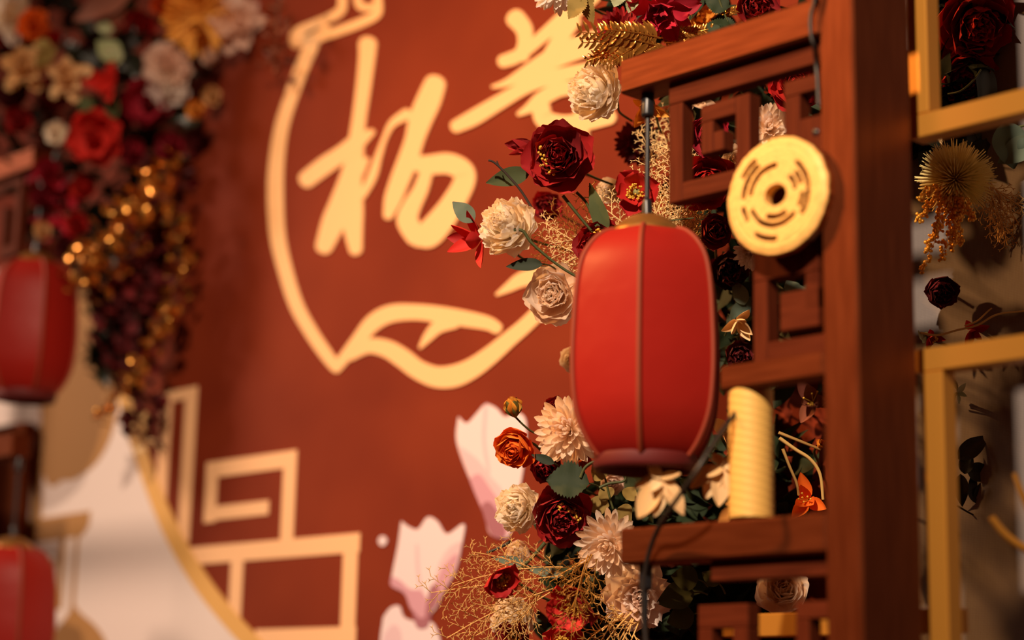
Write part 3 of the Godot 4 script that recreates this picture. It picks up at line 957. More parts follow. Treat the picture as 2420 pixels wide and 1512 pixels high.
func frond(acc: Acc, p: Vector3, dir: Vector3, side: Vector3, ln: float, level: int, r: float, spacing: float) -> void:
	# a feathery branch that forks in its own plane and ends in small forks
	var bend := rng.randf_range(-0.16, 0.16)
	var pts := []
	var segs: int = [1, 2, 5][level]
	for k in segs + 1:
		var t := float(k) / segs
		pts.append(p + dir * ln * t + side * bend * ln * t * t + Vector3(0, -0.06 * ln * t * t, 0))
	acc.tube(pts, r, r * 0.6, 3 if level < 2 else 5)
	if level == 0:
		var tip: Vector3 = pts[-1]
		for s in [-1.0, 1.0]:
			var d: Vector3 = (dir + side * 0.75 * s).normalized()
			acc.tube([tip - dir * ln * 0.25, tip - dir * ln * 0.25 + d * ln * 0.5], r * 0.9, r * 0.55, 3)
		return
	var n := maxi(3, int(round(ln / spacing)))
	for k in n:
		var t := (k + 0.9) / n
		var s := (1.0 if k % 2 == 0 else -1.0)
		var f := clampf(t, 0.0, 1.0)
		var at: Vector3 = p + dir * ln * f + side * bend * ln * f * f + Vector3(0, -0.06 * ln * f * f, 0)
		var d: Vector3 = (dir * 0.8 + side * s * 0.7 + dir.cross(side) * rng.randf_range(-0.4, 0.4)).normalized()
		var l := (ln * 0.40 * (1.12 - 0.8 * t) if level == 2 else spacing * 1.35) * rng.randf_range(0.8, 1.2)
		frond(acc, at, d, (side - d * side.dot(d)).normalized() * s, maxf(l, 0.004), level - 1, r * (0.75 if level == 2 else 0.85), spacing * 0.62)


func fern(label: String, m: Material, depth: float, stems: Array, r := 0.0012, spacing := 0.0085, called := "fern_spray", group := "") -> Node3D:
	# stems as [base x, base y, tip x, tip y]
	var o := thing(called, label, "fern", D(stems[0][0], stems[0][1], depth), group)
	var a := Acc.new()
	for s in stems:
		var p := D(s[0], s[1], depth) - o.position
		var q := D(s[2], s[3], depth + rng.randf_range(-0.03, 0.02)) - o.position
		var d := (q - p).normalized()
		var side := d.cross(eye_basis.z + eye_basis.y * 0.3 * rng.randf_range(-1, 1)).normalized()
		frond(a, p, d, side, p.distance_to(q), 2, r, spacing)
	var f := part(o, "frond", a.build(), m)
	f.set_meta("kind", "stuff")
	return o


func pinnate(label: String, m: Material, depth: float, ribs: Array) -> Node3D:
	# stamped metallic fern leaves: a rib with many toothed leaflets
	var o := thing("fern_leaf", label, "fern", D(ribs[0][0], ribs[0][1], depth))
	for s in ribs:
		var a := Acc.new()
		var p := D(s[0], s[1], depth) - o.position
		var q := D(s[2], s[3], depth + rng.randf_range(-0.03, 0.01)) - o.position
		var d := (q - p).normalized()
		var side := d.cross(eye_basis.z).normalized()
		var up := side.cross(d)
		var l := p.distance_to(q)
		var pts := []
		for k in 6:
			var t := k / 5.0
			pts.append(p + d * l * t + up * 0.12 * l * sin(t * 2.4) + Vector3(0, -0.08 * l * t * t, 0))
		a.tube(pts, 0.0016, 0.0007, 5)
		var c := curve(pts, 5)
		for k in range(2, c.size(), 2):
			var t := float(k) / c.size()
			for sd: float in [-1.0, 1.0]:
				var w: float = l * 0.26 * (1.0 - t * 0.7) * rng.randf_range(0.85, 1.1)
				var ld: Vector3 = (d * 0.75 + side * sd + up * rng.randf_range(-0.15, 0.25)).normalized()
				var lm := leaf_mesh(snappedf(w, 0.004) + 0.004, snappedf(w * 0.30, 0.002) + 0.002, 0.5, true, 0.8)
				var x: Vector3 = ld.cross(up + side * rng.randf_range(-0.4, 0.4)).normalized()
				a.add(lm, Transform3D(Basis(x, ld, x.cross(ld)), c[k]))
		var f := part(o, "frond", a.build(), m)
		f.set_meta("kind", "stuff")
	return o


# ------------------------------------------------------------------ the flower arrangement round the near screen
func arrangement() -> void:
	# kind, tone, x, y, distance, radius, facing, label
	for f in [
		["peony", "burgundy", 1318, 366, 2.68, 98, -0.15, 0.05, "large burgundy peony with yellow stamens standing against the banner above the cream peony"],
		["peony", "burgundy", 1412, 578, 2.70, 72, -0.35, 0.1, "dark burgundy peony half hidden behind the shoulder of the large lantern"],
		["peony", "burgundy", 1328, 1226, 2.68, 84, 0.15, -0.25, "burgundy peony under the broad dark green serrated leaf"],
		["small", "magenta", 1678, 318, 2.66, 78, 0.1, -0.1, "magenta peony seen through the spiral of the upper fretwork"],
		["peony", "scarlet", 1672, 432, 2.70, 84, 0.0, -0.3, "deep red peony crossing the lower bar of the upper spiral fretwork"],
		["small", "burgundy", 1692, 546, 2.70, 62, -0.1, 0.1, "dark red peony between the large lantern and the golden coin disc"],
		["small", "wine", 1725, 640, 2.78, 74, 0.0, -0.2, "wine dark peony in the shade behind the lantern's far shoulder"],
		["peony", "scarlet", 1880, 190, 2.72, 82, -0.1, 0.1, "bright red peony under the top beam close to the post"],
		["peony", "scarlet", 2312, 58, 2.72, 112, 0.0, -0.35, "big dark crimson peony in the upper right corner"],
		["peony", "scarlet", 2285, 185, 2.74, 86, -0.1, -0.45, "dark crimson peony hanging below the big one above the golden rail"],
		["loose", "magenta", 1560, 35, 2.70, 86, -0.1, -0.5, "loose magenta peony drooping over the golden fern above the top beam"],
		["small", "burgundy", 1790, 18, 2.76, 82, 0.0, 0.1, "dark red peony rising behind the top beam"],
		["small", "burgundy", 1292, 486, 2.92, 58, -0.2, 0.1, "soft focus red blossom set back behind the cream peony"],
		["small", "burgundy", 1288, 1108, 2.74, 58, -0.2, -0.2, "dark red peony between the orange ranunculus and the serrated leaf"],
		["small", "burgundy", 1312, 962, 2.76, 42, -0.1, 0.3, "small dark red blossom peeping above the peach chrysanthemum beside the lantern"],
		["small", "wine", 1748, 840, 2.78, 52, 0.0, 0.0, "wine dark blossom in the gap between lantern and lower fretwork"],
		["small", "wine", 2225, 690, 2.70, 62, -0.1, -0.3, "wine dark blossom in shadow beside the post under the golden berries"],
		["globe", "cream", 1191, 528, 2.68, 96, -0.62, 0.42, "cream peony with packed petals reaching furthest out over the banner"],
		["globe", "cream", 1396, 216, 2.70, 94, -0.95, 0.1, "tall cream peony turned sideways beside the end of the top beam"],
		["peony", "peach", 1305, 694, 2.70, 82, -0.3, 0.0, "peach peony tucked against the edge of the large lantern"],
		["globe", "cream", 1218, 1200, 2.69, 78, -0.5, 0.1, "round cream peony below the orange ranunculus"],
		["carnation", "blush", 1508, 1412, 2.70, 92, -0.1, -0.1, "pale blush carnation under the lower beam behind the black cable"],
		["mum", "white", 1312, -28, 2.70, 72, -0.3, -0.5, "white chrysanthemum cut off by the top of the picture"],
		["rose", "peach", 1850, 1392, 2.64, 88, -0.1, 0.35, "peach ranunculus under the lower beam above the golden rail"],
		["small", "cream", 1352, 850, 2.86, 46, -0.3, 0.0, "cream blossom mostly hidden by the lantern's edge below the peach peony"],
		["globe", "cream", 1205, 1462, 2.80, 74, -0.4, 0.1, "cream peony behind the drooping red poppies at the lower edge"],
		["small", "peach", 1222, 1305, 2.88, 42, -0.2, -0.1, "small peach blossom in the gap under the round cream peony"],
		["small", "blush", 1448, 1142, 2.82, 46, 0.0, 0.0, "pale blush blossom just below the base of the large lantern"],
		["loose", "white", 2404, 160, 2.78, 98, -0.2, 0.0, "white hydrangea like bloom behind the crimson peonies at the picture's edge"],
		["small", "cream", 1440, 452, 2.88, 50, -0.2, 0.1, "cream blossom behind the feathery cream fern"],
		["globe", "cream", 1742, 372, 2.72, 46, 0.1, 0.0, "cream blossom behind the spiral fretwork beside the magenta peony"],
		["mum", "peach", 1338, 1016, 2.68, 88, -0.25, 0.1, "peach chrysanthemum with spoon petals beside the lower half of the lantern"],
		["mum", "peach", 1432, 1290, 2.66, 84, -0.3, -0.05, "peach chrysanthemum at the cut end of the lower beam"],
		["mum", "peach", 1818, 298, 2.76, 66, -0.1, 0.2, "peach chrysanthemum right above the golden coin disc"],
		["mum", "white", 1772, 598, 2.70, 46, -0.4, -0.3, "white chrysanthemum peeping out below the rim of the golden coin"],
		["mum", "wine", 1508, 335, 2.95, 60, -0.2, 0.0, "dark wine chrysanthemum behind the lantern's hanging rod"],
		["mum", "burgundy", 1458, 62, 2.80, 58, -0.3, 0.4, "spiky dark red chrysanthemum above the golden fern"],
		["poppy", "scarlet", 1502, 452, 2.66, 66, -0.3, 0.15, "red poppy with a yellow stamen crown beside the lantern's rod"],
		["poppy", "scarlet", 1188, 1372, 2.64, 58, 0.55, -0.45, "small dark red poppy in profile over the tan fern"],
		["poppy", "scarlet", 1352, 1432, 2.68, 84, -0.6, -0.55, "large red poppy drooping below the burgundy peony"],
		["poppy", "burgundy", 1215, 1502, 2.70, 50, -0.4, 0.3, "dark red poppy cut by the bottom edge under the cream peony"],
		["poppy", "scarlet", 1330, 1520, 2.70, 58, 0.2, 0.5, "bright red poppy cut by the bottom edge beside the yellow strands"],
		["lily", "scarlet", 1104, 570, 2.74, 86, -1.5, -0.2, "red lily with pointed petals behind the outermost cream peony"],
		["bud", "burgundy", 1238, 348, 2.76, 74, -1.6, 0.12, "dark red buds pointing out from behind the large burgundy peony"],
		["lily", "scarlet", 2300, 788, 2.66, 44, -0.1, -0.5, "small red star flower on the bare tan twig"],
		["lily", "burgundy", 2206, 800, 2.70, 36, 0.2, -0.4, "tiny dark red flower on the twig close to the post"],
		["lily", "amber", 1532, 262, 2.76, 58, -0.2, -0.8, "amber orchid like petals hanging under the end of the top beam"],
		["lily", "peach", 1645, 232, 2.80, 62, 0.1, 0.2, "peach lily with amber throat under the top beam behind the fretwork"],
		["lily", "orange", 1905, 1180, 2.72, 66, -0.3, 0.2, "orange lily above the lower beam next to the post"],
		["bud", "amber", 1938, 1048, 2.72, 46, 0.1, 0.3, "amber bud beside the post above the orange lily"],
		["rose", "orange", 1214, 1062, 2.69, 72, -0.5, -0.3, "vivid orange ranunculus below the small bud"],
		["small", "orange", 1375, 1090, 2.78, 34, 0.0, -0.3, "bit of an orange blossom between chrysanthemum and serrated leaf"],
		["loose", "amber", 1655, 42, 2.82, 58, 0.0, 0.2, "golden yellow blossom between the magenta peony and the dark leaves"],
		["droop", "tan", 1562, 1104, 2.33, 92, 0.05, 1.3, "big tan poinsettia with drooping leaves under the large lantern"],
		["droop", "tan", 1708, 1075, 2.38, 86, -0.1, 1.2, "tan poinsettia between lantern and cord wound spindle"],
		["lily", "tan", 1728, 1020, 2.74, 66, 0.3, 0.1, "tan poinsettia leaves rising behind the lantern's lower rim"],
		["lily", "tan", 1750, 770, 2.76, 56, 0.2, -0.6, "pale tan poinsettia in the gap beside the lower fretwork"],
		["lily", "leaf_brown", 1920, 945, 2.80, 72, -0.2, 0.2, "brown poinsettia in shade under the middle bar"],
		["droop", "tan", 1735, 1185, 2.44, 62, -0.5, 0.9, "tan pointed poinsettia leaf just above the lower beam"]]:
		flower(f[0], f[1], f[2], f[3], f[4], f[5], f[6], f[7], f[8])
	# the closed bud on its stalk
	var R := size_at(30, 2.68)
	var dir := (eye_basis.y + eye_basis.x * -0.22 + eye_basis.z * 0.35).normalized()
	var o := thing("flower_bud", "small apricot bud in green sepals standing above the orange ranunculus", "flower", D(1218, 985, 2.68))
	var fb := facing(dir, 0.4)
	for k in 4:
		part(o, "petal", petal("round", 1.75, 1.5, 0.9, 0.9, 0.01, k % 3), M.amber[k % 3], Transform3D(fb * Basis(Vector3.UP, k * TAU / 4) * Basis(Vector3.RIGHT, 0.55) * Basis.from_scale(Vector3.ONE * R), Vector3.ZERO))
	for k in 4:
		part(o, "sepal", petal("pointed", 1.7, 1.3, 1.0, 0.8, 0.0, k % 3), M.sepal, Transform3D(fb * Basis(Vector3.UP, 0.5 + k * TAU / 4) * Basis(Vector3.RIGHT, 0.78) * Basis.from_scale(Vector3.ONE * R * 1.05), -dir * 0.002))
	var st := Acc.new()
	st.tube(curve([Vector3.ZERO, D(1238, 1005, 2.685) - o.position, D(1262, 1022, 2.70) - o.position, D(1300, 1032, 2.74) - o.position], 5), 0.0016, 0.0016, 6)
	part(o, "stem", st.build(), M.stem)
	# yellow pompom of fine spikes
	var pd := aim(-0.15, 0.25)
	var pp := thing("pompom_flower", "spiky pale yellow pompom flower below the upper golden rail", "flower", D(2258, 424, 2.66))
	var pb := facing(pd, 0.0)
	var pr := size_at(92, 2.66)
	var acc := Acc.new()
	for k in 620:
		var t := 1.0 - 1.15 * (k + 0.5) / 620.0
		var w := k * 2.39996
		var d := Vector3(cos(w) * sqrt(1 - t * t), t, sin(w) * sqrt(1 - t * t))
		acc.tube([pb * d * 0.006, pb * d * pr * 0.6, pb * d * pr * rng.randf_range(0.74, 1.08)], 0.0013, 0.0006, 4)
	part(pp, "spikes", acc.build(), M.butter[1]).set_meta("kind", "stuff")
	var pc := Acc.new()
	pc.lathe([Vector2(0.0001, 0.006), Vector2(0.004, 0.005), Vector2(0.006, 0.0)], 10)
	part(pp, "centre", pc.build(), M.pistil, Transform3D(pb, Vector3.ZERO))
	stalk(pp, pd, D(2250, 500, 2.72))
	# golden berries
	var be := thing("berry_spray", "golden berry sprays hanging below the yellow pompom beside the post", "berries", D(2250, 470, 2.64))
	var ba := Acc.new()
	var sphere := SphereMesh.new()
	sphere.radius = 0.0026
	sphere.height = 0.0062
	sphere.radial_segments = 8
	sphere.rings = 5
	var bead := ArrayMesh.new()
	bead.add_surface_from_arrays(Mesh.PRIMITIVE_TRIANGLES, sphere.get_mesh_arrays())
	var bs := Acc.new()
	for s in [[2250, 470, 2205, 560], [2260, 480, 2180, 640], [2270, 480, 2225, 612], [2270, 470, 2270, 575], [2260, 460, 2300, 520], [2240, 460, 2170, 520], [2230, 450, 2175, 470], [2250, 470, 2190, 590], [2265, 475, 2250, 590]]:
		var p := D(s[0], s[1], 2.64) - be.position
		var q := D(s[2], s[3], 2.61 + rng.randf() * 0.03) - be.position
		var c := curve([p, p.lerp(q, 0.5) + Vector3(0, 0.008, 0), q], 8)
		ba.tube(c, 0.0007, 0.0005, 4)
		for k in c.size():
			for j in 4:
				var off := Vector3(rng.randf_range(-1, 1), rng.randf_range(-1, 1), rng.randf_range(-1, 1)) * 0.0075 * (1.15 - 0.7 * k / c.size())
				bs.add(bead, Transform3D(Basis.from_euler(Vector3(rng.randf() * 3, rng.randf() * 3, 0)) * Basis.from_scale(Vector3.ONE * rng.randf_range(0.65, 1.15)), c[k] + off))
	part(be, "stem", ba.build(), M.stem_tan)
	part(be, "berries", bs.build(), M.gold_bead).set_meta("kind", "stuff")
	# ferns
	fern("cream feathery fern fanning out around the lantern's hanging rod", M.fern_cream, 2.74, [[1600, 640, 1490, 390], [1600, 640, 1545, 335], [1610, 640, 1585, 330], [1600, 640, 1400, 440], [1610, 650, 1605, 430], [1600, 640, 1430, 520], [1610, 640, 1630, 500], [1600, 640, 1545, 440]], 0.0013)
	fern("cream feathery fern between the cream peony and the dark burgundy one", M.fern_cream, 2.76, [[1420, 620, 1250, 560], [1420, 610, 1280, 520], [1410, 600, 1300, 490], [1400, 640, 1270, 600]], 0.0012)
	fern("fine tan fern spreading over the printed magnolia at the bottom", M.fern_tan, 2.66, [[1330, 1340, 1075, 1330], [1330, 1360, 1020, 1392], [1310, 1390, 1050, 1470], [1300, 1400, 1090, 1530], [1280, 1400, 1200, 1520], [1250, 1340, 1120, 1285]], 0.0010, 0.0125)
	fern("glossy golden fern hanging over the red poppy", M.fern_gold, 2.63, [[1400, 1310, 1300, 1370], [1400, 1310, 1340, 1420], [1395, 1310, 1350, 1470], [1410, 1320, 1400, 1420], [1390, 1310, 1325, 1490]], 0.0010, 0.011)
	fern("pale feathery fern at the picture's edge below the blue green leaf", M.fern_tan, 2.68, [[2330, 430, 2420, 500], [2330, 440, 2400, 560], [2330, 430, 2380, 540], [2340, 430, 2450, 580], [2320, 430, 2350, 520], [2340, 440, 2460, 640]], 0.0011)
	fern("cream fern glimpsed through the upper fretwork beside the rod", M.fern_cream, 2.86, [[1600, 420, 1560, 270], [1620, 420, 1590, 250], [1560, 420, 1530, 300]], 0.0012)
	fern("golden yellow strands spraying out at the bottom under the carnation", M.fern_tan, 2.70, [[1500, 1440, 1380, 1500], [1500, 1440, 1400, 1530], [1510, 1440, 1430, 1540], [1510, 1440, 1460, 1530], [1500, 1430, 1420, 1480], [1520, 1440, 1490, 1530]], 0.0016, 0.022, "strand_spray")
	pinnate("glossy golden fern leaves spreading above the cut end of the top beam", M.gold_leaf, 2.68, [[1560, 110, 1365, 62], [1540, 105, 1370, 90], [1530, 110, 1385, 135], [1520, 100, 1430, 150], [1550, 100, 1500, 130], [1480, 90, 1455, 150], [1560, 90, 1420, 60], [1570, 110, 1530, 125], [1450, 95, 1400, 142]])
	pinnate("golden fern leaves half hidden behind the top beam", M.gold_leaf, 2.74, [[1560, 90, 1650, 70], [1570, 100, 1660, 110], [1600, 90, 1690, 60], [1700, 40, 1740, 20], [1590, 110, 1610, 60]])
	# green leaves
	sprig("grey green leaf pointing out beneath the large burgundy peony", "leaf_green", 2.72, [[1252, 408, 1146, 430, 46]])
	sprig("pale grey green leaf standing behind the red lily", "leaf_blue", 2.74, [[1120, 524, 1069, 474, 44]])
	sprig("dark green leaf under the outermost cream peony", "leaf_dark", 2.68, [[1282, 624, 1194, 626, 32]])
	sprig("long olive green leaf leaning against the burgundy peony's stalk", "leaf_green", 2.70, [[1432, 548, 1388, 430, 42]], [], {"shape": 0.6})
	sprig("broad dark green serrated leaf with a gold rim at the foot of the lantern", "leaf_dark", 2.66, [[1392, 1142, 1290, 1128, 100]], [], {"saw": true, "shape": 0.9})
	sprig("narrow dark green leaf tip under the peach chrysanthemum", "leaf_dark", 2.68, [[1310, 1095, 1255, 1072, 22]])
	sprig("three olive serrated leaves hanging beside the white chrysanthemum", "leaf_olive", 2.68, [[1382, -12, 1340, 42, 56], [1380, -12, 1400, 58, 36], [1375, -20, 1405, 5, 40]], [[1382, -12], [1410, -30], [1440, -60]], {"saw": true})
	sprig("grey green serrated leaves at the top beside the magenta peony", "leaf_pale", 2.70, [[1470, -30, 1450, 16, 46], [1500, -10, 1484, 30, 34]], [[1470, -30], [1500, -10], [1540, 0]], {"saw": true})
	sprig("dark blue green leaves behind the top beam beside the golden blossom", "leaf_dark", 2.72, [[1730, 70, 1660, 62, 50], [1720, 20, 1665, -10, 60], [1735, 85, 1700, 30, 40], [1755, 100, 1715, 60, 34], [1700, 62, 1665, 82, 46]], [[1755, 100], [1735, 80], [1715, 40], [1700, 0]], {"saw": true})
	sprig("large blue green leaf hanging below the upper golden rail at the edge", "leaf_blue", 2.66, [[2372, 290, 2402, 400, 84], [2440, 330, 2360, 385, 60]], [[2372, 290], [2400, 300], [2450, 290]])
	sprig("dark leaves between the crimson peonies and the yellow pompom", "leaf_black", 2.74, [[2260, 300, 2330, 360, 66], [2200, 330, 2260, 340, 60], [2330, 330, 2300, 400, 50]])
	sprig("green leaf and tendril crossing the hanging crimson peony", "leaf_green", 2.66, [[2205, 120, 2218, 148, 22]], [[2240, 222, 0.0], [2270, 215, -0.01], [2300, 190, -0.01], [2318, 165, 0.0]], {"r": 0.0016})
	sprig("grey green eucalyptus leaves in the gap beside the lower fretwork", "leaf_blue", 2.78, [[1730, 760, 1778, 700, 44], [1760, 720, 1735, 660, 38], [1745, 790, 1720, 740, 34]])
	sprig("pale eucalyptus leaves showing through the lower fretwork window", "leaf_blue", 2.80, [[1850, 720, 1830, 670, 40], [1880, 700, 1860, 660, 44], [1840, 790, 1830, 740, 30], [1870, 800, 1835, 800, 44], [1900, 710, 1890, 672, 36]])
	sprig("glossy dark green leaves behind the black cable under the lower beam", "leaf_green", 2.68, [[1640, 1400, 1550, 1420, 70], [1650, 1370, 1585, 1360, 60], [1640, 1450, 1575, 1470, 60], [1700, 1380, 1660, 1350, 40]])
	sprig("olive rounded leaves between burgundy peony and tan poinsettia", "leaf_olive", 2.72, [[1440, 1195, 1380, 1192, 46], [1460, 1200, 1495, 1230, 50], [1440, 1180, 1420, 1150, 46], [1430, 1130, 1400, 1100, 50], [1480, 1180, 1500, 1150, 40]], [[1460, 1230], [1445, 1190], [1430, 1130]], {"stem": "stem"})
	sprig("pair of narrow grey green leaves behind the small dark poppy", "leaf_blue", 2.72, [[1248, 1336, 1160, 1312, 26], [1330, 1360, 1235, 1340, 24]])
	sprig("dark green leaves under the top beam in deep shade behind the fretwork", "leaf_dark", 2.84, [[1800, 190, 1760, 150, 40], [1780, 170, 1840, 150, 44], [1740, 200, 1700, 190, 44], [1820, 170, 1850, 130, 40]])
	sprig("nearly black leafy sprig in shade beside the lower golden upright", "leaf_black", 2.66, [[2265, 1085, 2338, 1024, 46], [2285, 1105, 2350, 1130, 46], [2300, 1180, 2385, 1125, 50], [2310, 1190, 2300, 1120, 40], [2270, 1120, 2275, 1200, 34], [2360, 1230, 2300, 1320, 34], [2375, 1240, 2345, 1312, 26], [2390, 1215, 2430, 1190, 40], [2280, 1120, 2290, 1060, 36]], [[2262, 1195], [2310, 1220], [2360, 1225], [2420, 1210]], {"r": 0.0014, "stem": "stem_dark"})
	sprig("small pale green leaves on the dark sprig at the lower right", "leaf_pale", 2.65, [[2370, 1200, 2395, 1165, 18], [2375, 1205, 2390, 1235, 20], [2360, 1215, 2330, 1235, 24], [2400, 1225, 2425, 1230, 20], [2385, 1195, 2375, 1170, 14]])
	sprig("tiny pale green blossom sprig beside the lower golden upright", "leaf_pale", 2.66, [[2262, 928, 2285, 905, 14], [2262, 928, 2288, 935, 12], [2262, 930, 2270, 955, 12], [2262, 920, 2255, 895, 10]])
	sprig("bare tan twig crossing the pale cloth above the lower golden rail", "leaf_pale", 2.65, [[2180, 805, 2172, 780, 12], [2180, 810, 2190, 795, 10]], [[2175, 786], [2215, 792], [2262, 780], [2310, 768], [2360, 742], [2440, 734]], {"name": "twig", "category": "twig", "r": 0.0017, "stem": "stem_tan"})
	sprig("second tan twig branching up at the picture's edge", "leaf_pale", 2.65, [], [[2280, 770], [2310, 758], [2335, 735], [2344, 728]], {"name": "twig", "category": "twig", "r": 0.0013, "stem": "stem_tan"})
	# stalks and twigs
	for t in [
		["dark budded twig rising beside the outermost cream peony", [[1262, 500], [1232, 452], [1205, 420], [1182, 396], [1165, 382], [1154, 379]], 2.70, 0.0019, "twig"],
		["short fork of the dark budded twig", [[1186, 402], [1178, 390], [1174, 380]], 2.70, 0.0013, "twig"],
		["dark green stalk running from the outermost cream peony into the lantern's shade", [[1214, 543], [1236, 546], [1255, 572], [1290, 604], [1330, 634], [1365, 655]], 2.66, 0.0025, "stem"],
		["stalk of the large burgundy peony going down to the fern", [[1330, 462], [1352, 490], [1378, 522], [1400, 548]], 2.70, 0.0026, "stem"],
		["second stalk beneath the large burgundy peony", [[1362, 454], [1385, 478], [1400, 510], [1422, 536]], 2.71, 0.0022, "stem"],
		["thin dark green tendril curling under the brass cap of the lantern", [[1540, 510], [1560, 522], [1590, 520], [1640, 515]], 2.62, 0.0014, "stem"],
		["olive stalk arching below the base of the large lantern", [[1372, 1128], [1382, 1105], [1400, 1092], [1416, 1088]], 2.66, 0.0022, "stem"],
		["pale olive stalk beside the blush blossom under the lantern", [[1416, 1152], [1440, 1142], [1475, 1136], [1480, 1115]], 2.68, 0.0022, "stem"],
		["olive stalk slanting down between cream peony and burgundy peony", [[1288, 1282], [1262, 1312], [1234, 1340], [1210, 1362]], 2.68, 0.0030, "stem"],
		["dark green stalk end poking out below the round cream peony", [[1208, 1278], [1180, 1294], [1150, 1306]], 2.72, 0.0024, "stem_dark"],
		["drooping olive stalk of the large red poppy", [[1412, 1350], [1398, 1380], [1380, 1402], [1360, 1405]], 2.66, 0.0030, "stem"],
		["cream forked stalk beside the spindle behind the middle bar", [[1840, 1022], [1870, 1034], [1905, 1048], [1940, 1062]], 2.72, 0.0026, "stem_tan"],
		["second cream stalk bending towards the orange lily", [[1842, 1035], [1880, 1062], [1915, 1085], [1938, 1120], [1945, 1180]], 2.71, 0.0030, "stem_tan"],
		["third cream stalk falling to the orange lily", [[1850, 1060], [1865, 1100], [1882, 1140], [1888, 1170]], 2.72, 0.0024, "stem_tan"]]:
		sprig(t[0], "leaf_green", t[2], [], t[1], {"name": "flower_stalk", "category": "stalk", "r": t[3], "stem": t[4]})


# ------------------------------------------------------------------ the garland at the far side
func garland() -> void:
	for f in [
		["loose", "cream", 20, 30, 4.25, 62, 0.2, 0.2, "cream blossom in the top left corner of the picture"],
		["carnation", "orange", 76, 55, 4.2, 46, -0.1, 0.2, "vivid orange blossom of the blurred garland near the top left corner"],
		["small", "scarlet", 128, 88, 4.2, 30, 0.1, 0.1, "small red blossom next to the vivid orange one"],
		["loose", "tan", 52, 150, 4.15, 56, 0.0, 0.3, "round peach tan bloom at the picture's edge below the orange blossom"],
		["loose", "tan", 155, 176, 4.15, 52, 0.1, 0.2, "round peach tan bloom beside the red star flower"],
		["small", "scarlet", 330, 60, 4.35, 58, 0.0, 0.0, "dull red blossom under the brown leaf in the garland"],
		["mum", "amber", 465, 55, 4.15, 92, 0.1, -0.6, "large spidery yellow chrysanthemum drooping from the top of the garland"],
		["loose", "blush", 565, 50, 4.15, 70, 0.2, 0.0, "blush and orange peony at the garland's outer top edge"],
		["small", "orange", 380, 10, 4.2, 40, 0.2, 0.1, "coral orange blossom at the top between two yellow blooms"],
		["carnation", "blush", 392, 150, 4.2, 66, 0.0, 0.2, "dusty pink carnation at the top of the pale cascade"],
		["carnation", "white", 395, 210, 4.2, 56, 0.1, -0.2, "whitish carnation at the bottom of the pale cascade"],
		["small", "blush", 494, 132, 4.2, 34, 0.2, -0.2, "small blush blossom below the spidery yellow chrysanthemum"],
		["lily", "scarlet", 250, 196, 4.12, 62, 0.0, 0.2, "bright red star flower in the middle of the garland"],
		["peony", "magenta", 345, 238, 4.2, 66, 0.1, 0.0, "dark crimson peony beside the white carnation of the garland"],
		["peony", "scarlet", 218, 322, 4.12, 78, -0.1, 0.0, "crimson peony with an orange glow above the dark lantern rod"],
		["small", "magenta", 310, 356, 4.15, 50, 0.0, -0.1, "crimson blossom with a yellow eye, nearer to the far lantern"],
		["small", "magenta", 402, 345, 4.18, 56, 0.1, -0.1, "crimson blossom with a yellow eye at the garland's outer edge"],
		["small", "scarlet", 42, 282, 4.15, 50, 0.0, 0.0, "rose red blossom above the far screen's upper beam"],
		["small", "burgundy", 130, 220, 4.25, 56, 0.0, 0.0, "deep red blossom under the peach tan blooms"],
		["small", "wine", 30, 220, 4.25, 60, 0.0, 0.0, "wine dark blossom at the picture's edge under the peach tan bloom"],
		["small", "wine", 470, 340, 4.28, 50, 0.1, 0.0, "wine dark blossom in the garland's shaded outer edge"],
		["globe", "cream", 128, 312, 4.15, 38, -0.2, 0.0, "slim cream blossom between two red peonies above the lantern rod"],
		["small", "amber", 462, 258, 4.15, 36, 0.1, 0.1, "small amber blossom under the blush one at the garland's edge"],
		["small", "tan", 500, 225, 4.2, 36, 0.3, 0.1, "small tan blossom furthest out on the garland"],
		["small", "scarlet", 180, 530, 4.12, 44, 0.0, 0.1, "red blossom just above the golden sequin strand"],
		["small", "magenta", 110, 400, 4.22, 46, 0.0, 0.0, "magenta blossom beside the lantern rod, upper one"],
		["small", "magenta", 95, 465, 4.22, 42, 0.0, 0.0, "magenta blossom beside the lantern rod, lower one"],
		["small", "scarlet", 195, 440, 4.22, 48, 0.0, 0.0, "red blossom above the sequin strand inside the garland"],
		["small", "burgundy", 140, 470, 4.3, 52, 0.0, 0.0, "shaded red blossom behind the magenta ones"],
		["small", "tan", 100, 545, 4.15, 34, 0.0, 0.0, "tan blossom right beside the black lantern rod"],
		["small", "burgundy", 285, 275, 4.28, 56, 0.0, 0.0, "deep crimson blossom in the garland's heart below the star flower"],
		["small", "burgundy", 20, 120, 4.35, 70, 0.0, 0.0, "brownish red blossom behind the peach tan bloom"],
		["small", "wine", 230, 120, 4.38, 60, 0.0, 0.0, "wine dark blossom deep behind the pale green leaf"],
		["small", "wine", 160, 585, 4.2, 46, 0.0, 0.0, "plum dark blossom between the far lantern and the sequins"]]:
		flower(f[0], f[1], f[2], f[3], f[4], f[5], f[6], f[7], f[8], "", true)
	sprig("large brown leaf at the top of the blurred garland", "leaf_brown", 4.15, [[310, -10, 160, 38, 70], [300, 20, 215, 60, 50]])
	sprig("pale green cupped leaf in the garland's dark hollow", "leaf_pale", 4.14, [[282, 140, 228, 92, 56], [270, 110, 262, 160, 50], [268, 70, 225, 62, 30]])
	sprig("dark green leaves under the red star flower", "leaf_green", 4.15, [[268, 285, 262, 205, 34], [215, 265, 190, 225, 40], [235, 290, 205, 270, 40]])
